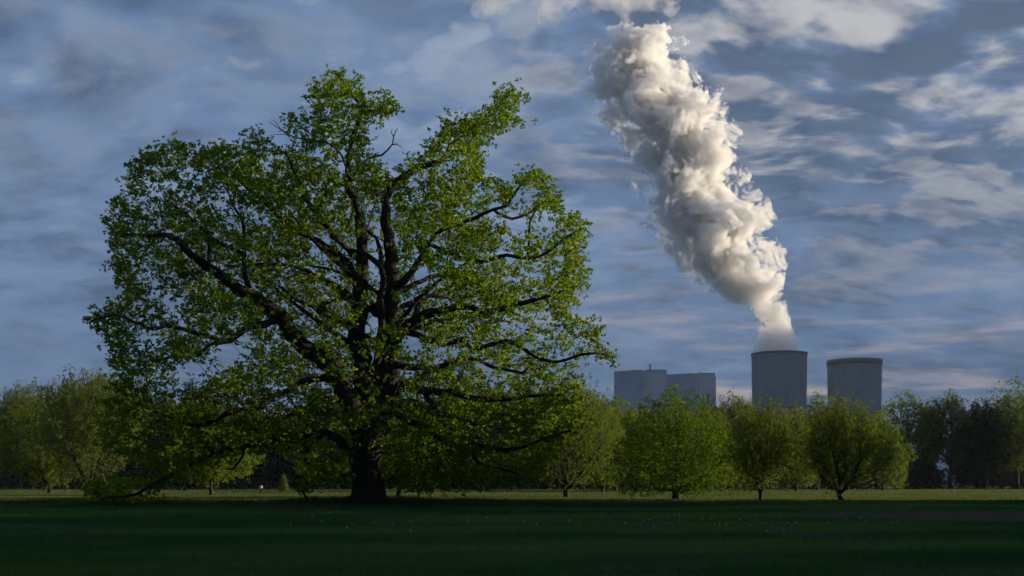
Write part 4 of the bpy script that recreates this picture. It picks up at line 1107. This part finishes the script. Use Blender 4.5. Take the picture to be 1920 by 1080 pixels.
je = [(0,1),(1,2),(2,3),(3,4),(4,5),(2,6),(6,7),(7,8),(2,9)]
skin_body('jacket', jv, je, [(.21,.16),(.19,.15),(.20,.15),.095,.08,.065,.095,.08,.065,.085], M_JACKET, per_, 1)
tv_ = [(0,0,.90),(-.09,.0,.86),(-.14,-.03,.50),(-.20,.06,.10),(.09,.0,.86),(.13,-.02,.50),(.21,.02,.10)]
skin_body('trousers', tv_, [(0,1),(1,2),(2,3),(0,4),(4,5),(5,6)], [(.19,.14),.13,.105,.085,.13,.105,.085], M_TROUS, per_)
hb = MB()
hb.revolve([(.001,1.79),(.05,1.78),(.095,1.73),(.105,1.67),(.10,1.60),(.06,1.56)], 14)
hb.build('hair', M_HAIR, per_, True).location = (.01, .02, -.02)
per_.rotation_euler = (0, 0, R(200))
per_.scale = (.92, .92, .92)

# thin marker post in the meadow
mp_ = MB(); mp_.tube([(0, 0, -.1), (0, 0, 1.25)], [.05, .045], 8); mp_.tube([(0, 0, 1.25), (0, 0, 1.31)], [.045, .01], 8)
o = mp_.build('post', M_DEADWOOD, None, True); x = (126-960)*195/FPX; o.location = (x, 195, gzf(x, 195)); prop(o, 'thin wooden post standing between the round olive willow and the pale willow', 'post')

# ------------------------------------------------------------------ steam plume
PL = [(664,1412,1503),(640,1410,1497),(620,1408,1488),(590,1398,1474),(560,1352,1462),(530,1302,1462),(500,1275,1468),(470,1258,1462),(440,1242,1458),(410,1222,1444),(385,1190,1418),(340,1182,1402),(300,1188,1386),(270,1182,1386),(235,1140,1372),(205,1118,1362),(170,1096,1312),(140,1100,1300),(100,1102,1290),(75,1110,1275),(58,1170,1252)]
SPX = T1Y/FPX
def plrow(y):
    ys_ = [a[0] for a in PL][::-1]
    return np.interp(y, ys_, [a[1] for a in PL][::-1]), np.interp(y, ys_, [a[2] for a in PL][::-1])
def m_steam(name, surf, dens, aniso=0.15, patchy=0.0):
    m, t_ = new_mat(name)
    df = nd(t_, 'ShaderNodeBsdfDiffuse', {'Color': (.97, .95, .915, 1)})
    tl = nd(t_, 'ShaderNodeBsdfTranslucent', {'Color': (.97, .96, .94, 1)})
    mx = nd(t_, 'ShaderNodeMixShader', {0: .16, 1: df.outputs[0], 2: tl.outputs[0]})
    tp_ = nd(t_, 'ShaderNodeBsdfTransparent')
    m2 = nd(t_, 'ShaderNodeMixShader', {0: surf, 1: tp_.outputs[0], 2: mx.outputs[0]})
    if patchy:
        co = nd(t_, 'ShaderNodeTexCoord').outputs['Object']
        n1 = nd(t_, 'ShaderNodeTexNoise', {'Vector': co, 'Scale': .05, 'Detail': 7.0, 'Roughness': .65}).outputs[0]
        t_.links.new(mth(t_, 'MULTIPLY', sstep(t_, n1, .5-patchy, .5+patchy*.5), surf*1.6), m2.inputs[0])
    vs_ = nd(t_, 'ShaderNodeVolumePrincipled', {'Color': (.997, .997, .997, 1), 'Density': dens, 'Anisotropy': aniso})
    nd(t_, 'ShaderNodeOutputMaterial', {'Surface': m2.outputs[0], 'Volume': vs_.outputs[0]})
    return m
def puffs(cen, rad, voxel, name, mat, parent, warp_=(), disp=((0.02, 10.0), (0.05, 4.5), (0.11, 2.0))):
    """union of many balls, then billowed along the normals"""
    # unit icosphere
    import bmesh
    bm = bmesh.new(); bmesh.ops.create_icosphere(bm, subdivisions=2, radius=1.0)
    uv = np.array([v_.co[:] for v_ in bm.verts]); uf = np.array([[v_.index for v_ in f.verts] for f in bm.faces]); bm.free()
    n_ = len(cen)
    V = (cen[:, None]+uv[None]*rad[:, None, None]).reshape(-1, 3)
    F = (uf[None]+(np.arange(n_)*len(uv))[:, None, None]).reshape(-1, 3)
    o = mesh_obj('tmp', V, F.ravel(), np.full(len(F), 3), None)
    md = o.modifiers.new('r', 'REMESH'); md.mode = 'VOXEL'; md.voxel_size = voxel; md.use_smooth_shade = True
    dg = bpy.context.evaluated_depsgraph_get(); dg.update()
    me = bpy.data.meshes.new_from_object(o.evaluated_get(dg)); bpy.data.objects.remove(o)
    nv = len(me.vertices); cv = np.empty(nv*3, np.float32); me.vertices.foreach_get('co', cv); cv = cv.reshape(-1, 3).astype(float)
    nr = np.empty(nv*3, np.float32); me.vertices.foreach_get('normal', nr); nr = nr.reshape(-1, 3)
    for fq, am in warp_:
        wv_ = np.stack([fbm(cv, fq, o_, 3) for o_ in (2.1, 6.3, 11.9)], -1)-.5
        cv = cv+wv_*2*am
    me.vertices.foreach_set('co', cv.astype(np.float32).ravel()); me.update()
    nr = np.empty(nv*3, np.float32); me.vertices.foreach_get('normal', nr); nr = nr.reshape(-1, 3)
    for fq, am in disp:
        # billow: rounded bumps with creases between them
        wp = cv+(np.stack([fbm(cv, fq*.7, o_, 2) for o_ in (1.1, 5.3, 9.9)], -1)-.5)*0.9/fq
        b_ = np.abs(2*vnoise(wp, fq, 7.7)-1)**.75
        b2 = np.abs(2*vnoise(wp, fq*1.9, 3.1)-1)**.75
        cv = cv+nr*(am*(1.5*b_+0.7*b2-0.75))[:, None]
        me.vertices.foreach_set('co', cv.astype(np.float32).ravel()); me.update()
        nr = np.empty(nv*3, np.float32); me.vertices.foreach_get('normal', nr); nr = nr.reshape(-1, 3)
    me.materials.clear(); me.materials.append(mat); me.name = name
    me.polygons.foreach_set('use_smooth', np.ones(len(me.polygons), bool))
    q_ = bpy.data.objects.new(name, me); COL.objects.link(q_)
    if parent: q_.parent = parent
    print(name, nv)
    return q_
plume = empty('steam_plume', (T1X, T1Y, T1H))
prop(plume, 'towering white steam plume billowing from the nearer cooling tower', 'steam plume')
def float_curve(nt_, val, pts):
    """piecewise curve over the photo rows of the plume, values 0..1"""
    n = nt_.nodes.new('ShaderNodeFloatCurve'); c = n.mapping.curves[0]
    while len(c.points) < len(pts): c.points.new(.5, .5)
    for p, (x, y) in zip(c.points, pts): p.location = (x, y); p.handle_type = 'AUTO'
    n.mapping.update(); nt_.links.new(val, n.inputs['Value']); return n.outputs[0]
m, t_ = new_mat('steam_volume')
co = nd(t_, 'ShaderNodeTexCoord').outputs['Object']
w1 = nd(t_, 'ShaderNodeTexNoise', {'Vector': co, 'Scale': 1/70., 'Detail': 1.0, 'Roughness': .55}).outputs['Color']
w1 = nd(t_, 'ShaderNodeVectorMath', {0: w1, 1: (.5, .5, .5)}, operation='SUBTRACT').outputs[0]
w1 = nd(t_, 'ShaderNodeVectorMath', {0: w1, 3: 60.0}, operation='SCALE').outputs[0]
q = nd(t_, 'ShaderNodeVectorMath', {0: co, 1: w1}, operation='ADD').outputs[0]
sx_, sy_, sz_ = nd(t_, 'ShaderNodeSeparateXYZ', {0: q}).outputs
s0 = nd(t_, 'ShaderNodeSeparateXYZ', {0: co}).outputs
ZT = (HZ-50)*SPX+CAMZ-T1H
def row_to(y): return ((HZ-y)*SPX+CAMZ-T1H)/ZT
zn = mth(t_, 'DIVIDE', mth(t_, 'MAXIMUM', s0[2], 0.0), ZT)
rows = [(664,1412,1503),(620,1408,1488),(590,1400,1472),(560,1352,1462),(520,1285,1460),(480,1252,1462),(440,1232,1455),(400,1206,1436),(340,1185,1398),(280,1184,1384),(230,1136,1368),(200,1115,1352),(160,1096,1308),(120,1098,1288),(90,1106,1276),(62,1140,1252)]
XR = 400.0
cx_ = float_curve(t_, zn, [(row_to(y), .5+((( (l+r)/2-960)*SPX-T1X))/XR) for y, l, r in rows])
hw_ = float_curve(t_, zn, [(row_to(y), (r-l)/2*SPX/100.) for y, l, r in rows])
cx_ = mth(t_, 'MULTIPLY', mth(t_, 'SUBTRACT', cx_, .5), XR)
hw_ = mth(t_, 'MAXIMUM', mth(t_, 'MULTIPLY', hw_, 100.), 6.0)
ddx = mth(t_, 'SUBTRACT', sx_, cx_)
rr_ = mth(t_, 'SQRT', mth(t_, 'ADD', mth(t_, 'MULTIPLY', ddx, ddx), mth(t_, 'MULTIPLY', sy_, sy_)))
dn = mth(t_, 'DIVIDE', rr_, hw_)
bl = nd(t_, 'ShaderNodeTexVoronoi', {'Vector': q, 'Scale': 1/36., 'Detail': 2.0, 'Roughness': .7, 'Lacunarity': 2.4}, feature='F1').outputs['Distance']
n2 = nd(t_, 'ShaderNodeTexNoise', {'Vector': q, 'Scale': 1/12., 'Detail': 2.0, 'Roughness': .6}).outputs[0]
f = mth(t_, 'ADD', dn, mth(t_, 'ADD', mth(t_, 'MULTIPLY', bl, .95), mth(t_, 'MULTIPLY', mth(t_, 'SUBTRACT', n2, .5), .60)))
hi = sstep(t_, s0[2], 10.0, 50.0, .5, 1.0)
f = mth(t_, 'SUBTRACT', f, mth(t_, 'MULTIPLY', mth(t_, 'SUBTRACT', 1.0, hi), .45))
f = mth(t_, 'ADD', f, sstep(t_, zn, .955, 1.01, 0.0, .9))
dens = sstep(t_, f, 1.78, 1.66)
dens = mth(t_, 'MULTIPLY', mth(t_, 'MULTIPLY', dens, hi), .13)
vs_ = nd(t_, 'ShaderNodeVolumePrincipled', {'Color': (.998, .997, .995, 1), 'Density': dens, 'Anisotropy': .2})
tp_ = nd(t_, 'ShaderNodeBsdfTransparent'); df_ = nd(t_, 'ShaderNodeBsdfDiffuse')
sf_ = nd(t_, 'ShaderNodeMixShader', {0: .003, 1: tp_.outputs[0], 2: df_.outputs[0]})     # the barest film of mist at the outer edge
nd(t_, 'ShaderNodeOutputMaterial', {'Surface': sf_.outputs[0], 'Volume': vs_.outputs[0]})
pc, pr = [], []
for y in range(62, 664, 7):
    l_, r__ = plrow(y); hw = (r__-l_)/2*SPX; cx0 = ((l_+r__)/2-960)*SPX-T1X
    if y > 600: n_, rb = 9, hw*.5
    else: n_, rb = 8, hw*.52
    for i in range(n_):
        a = 2*math.pi*i/n_+y; q_ = hw-rb+(1.0 if y > 600 else 6.0)
        pc.append((cx0+math.cos(a)*q_, math.sin(a)*q_, (HZ-y)*SPX+CAMZ-T1H)); pr.append(rb)
puffs(np.array(pc), np.array(pr), 5.0, 'billow', m, plume, warp_=((1/50., 5.0),), disp=((1/45., 4.0),))
m.cycles.volume_step_rate = 0.24
# older steam drifting off above
m, t_ = new_mat('old_steam')
co = nd(t_, 'ShaderNodeTexCoord').outputs['Object']
n1 = nd(t_, 'ShaderNodeTexNoise', {'Vector': co, 'Scale': 1/42., 'Detail': 5.0, 'Roughness': .6, 'Distortion': .4}).outputs[0]
zz_ = nd(t_, 'ShaderNodeSeparateXYZ', {0: co}).outputs[2]
dd_ = mth(t_, 'MULTIPLY', mth(t_, 'MULTIPLY', sstep(t_, n1, .40, .60), sstep(t_, zz_, -24., 2.)), .020)
vs_ = nd(t_, 'ShaderNodeVolumePrincipled', {'Color': (.985, .98, .98, 1), 'Density': dd_, 'Anisotropy': .2})
tp_ = nd(t_, 'ShaderNodeBsdfTransparent'); df_ = nd(t_, 'ShaderNodeBsdfDiffuse')
sf_ = nd(t_, 'ShaderNodeMixShader', {0: .003, 1: tp_.outputs[0], 2: df_.outputs[0]})
nd(t_, 'ShaderNodeOutputMaterial', {'Surface': sf_.outputs[0], 'Volume': vs_.outputs[0]})
m.cycles.volume_step_rate = 0.6
bc, brr = [], []
for i in range(90):
    t = random.random(); bc.append(((895+t*370-960)*SPX, random.gauss(0, 22), 18+random.gauss(0, 8)-26*abs(t-.45)**1.5)); brr.append(random.uniform(14, 26)*(1-.5*abs(2*t-1)))
o = puffs(np.array(bc), np.array(brr), 5, 'steam_cloud', m, None, warp_=((1/40., 6.0),), disp=((1/30., 4.0),))
o.location = (0, T1Y-40, (HZ-8)*(T1Y-40)/FPX+CAMZ)
prop(o, 'greyish shred of older steam drifting above the plume\'s top', 'steam cloud')

# unseen cloud added towards the sun to keep the power station in shade
bc, brr = [], []
for i in range(260):
    al = random.gauss(0, 60); pe = random.uniform(-165, 165); z = 365+random.uniform(-95, 95)
    hx, hy = math.sin(R(SUN_AZ)), math.cos(R(SUN_AZ))
    a_ = 2520+al; p_ = 1458+pe
    bc.append((hx*a_-hy*p_, hy*a_+hx*p_, z-250)); brr.append(random.uniform(25, 55))
o = puffs(np.array(bc), np.array(brr), 12, 'shade_cloud', m_steam('shade_cloud_mist', .5, .02), None, disp=((0.01, 20.0), (0.03, 9.0)))
o.location = (0, 0, 250)
prop(o, 'unseen cloud added out of frame to shade the power station', 'cloud', kind='stuff')

# ------------------------------------------------------------------ air
m, t_ = new_mat('haze_air')
vs_ = nd(t_, 'ShaderNodeVolumePrincipled', {'Color': (.72, .86, 1.0, 1), 'Density': HAZE, 'Anisotropy': 0.0})
nd(t_, 'ShaderNodeOutputMaterial', {'Volume': vs_.outputs[0]})
hz = MB(); hz.box(-1950, 1950, -1950, 1905, -2.2, 640)
prop(hz.build('haze', m, None), 'thin bluish evening haze over the whole landscape', 'haze', kind='stuff')
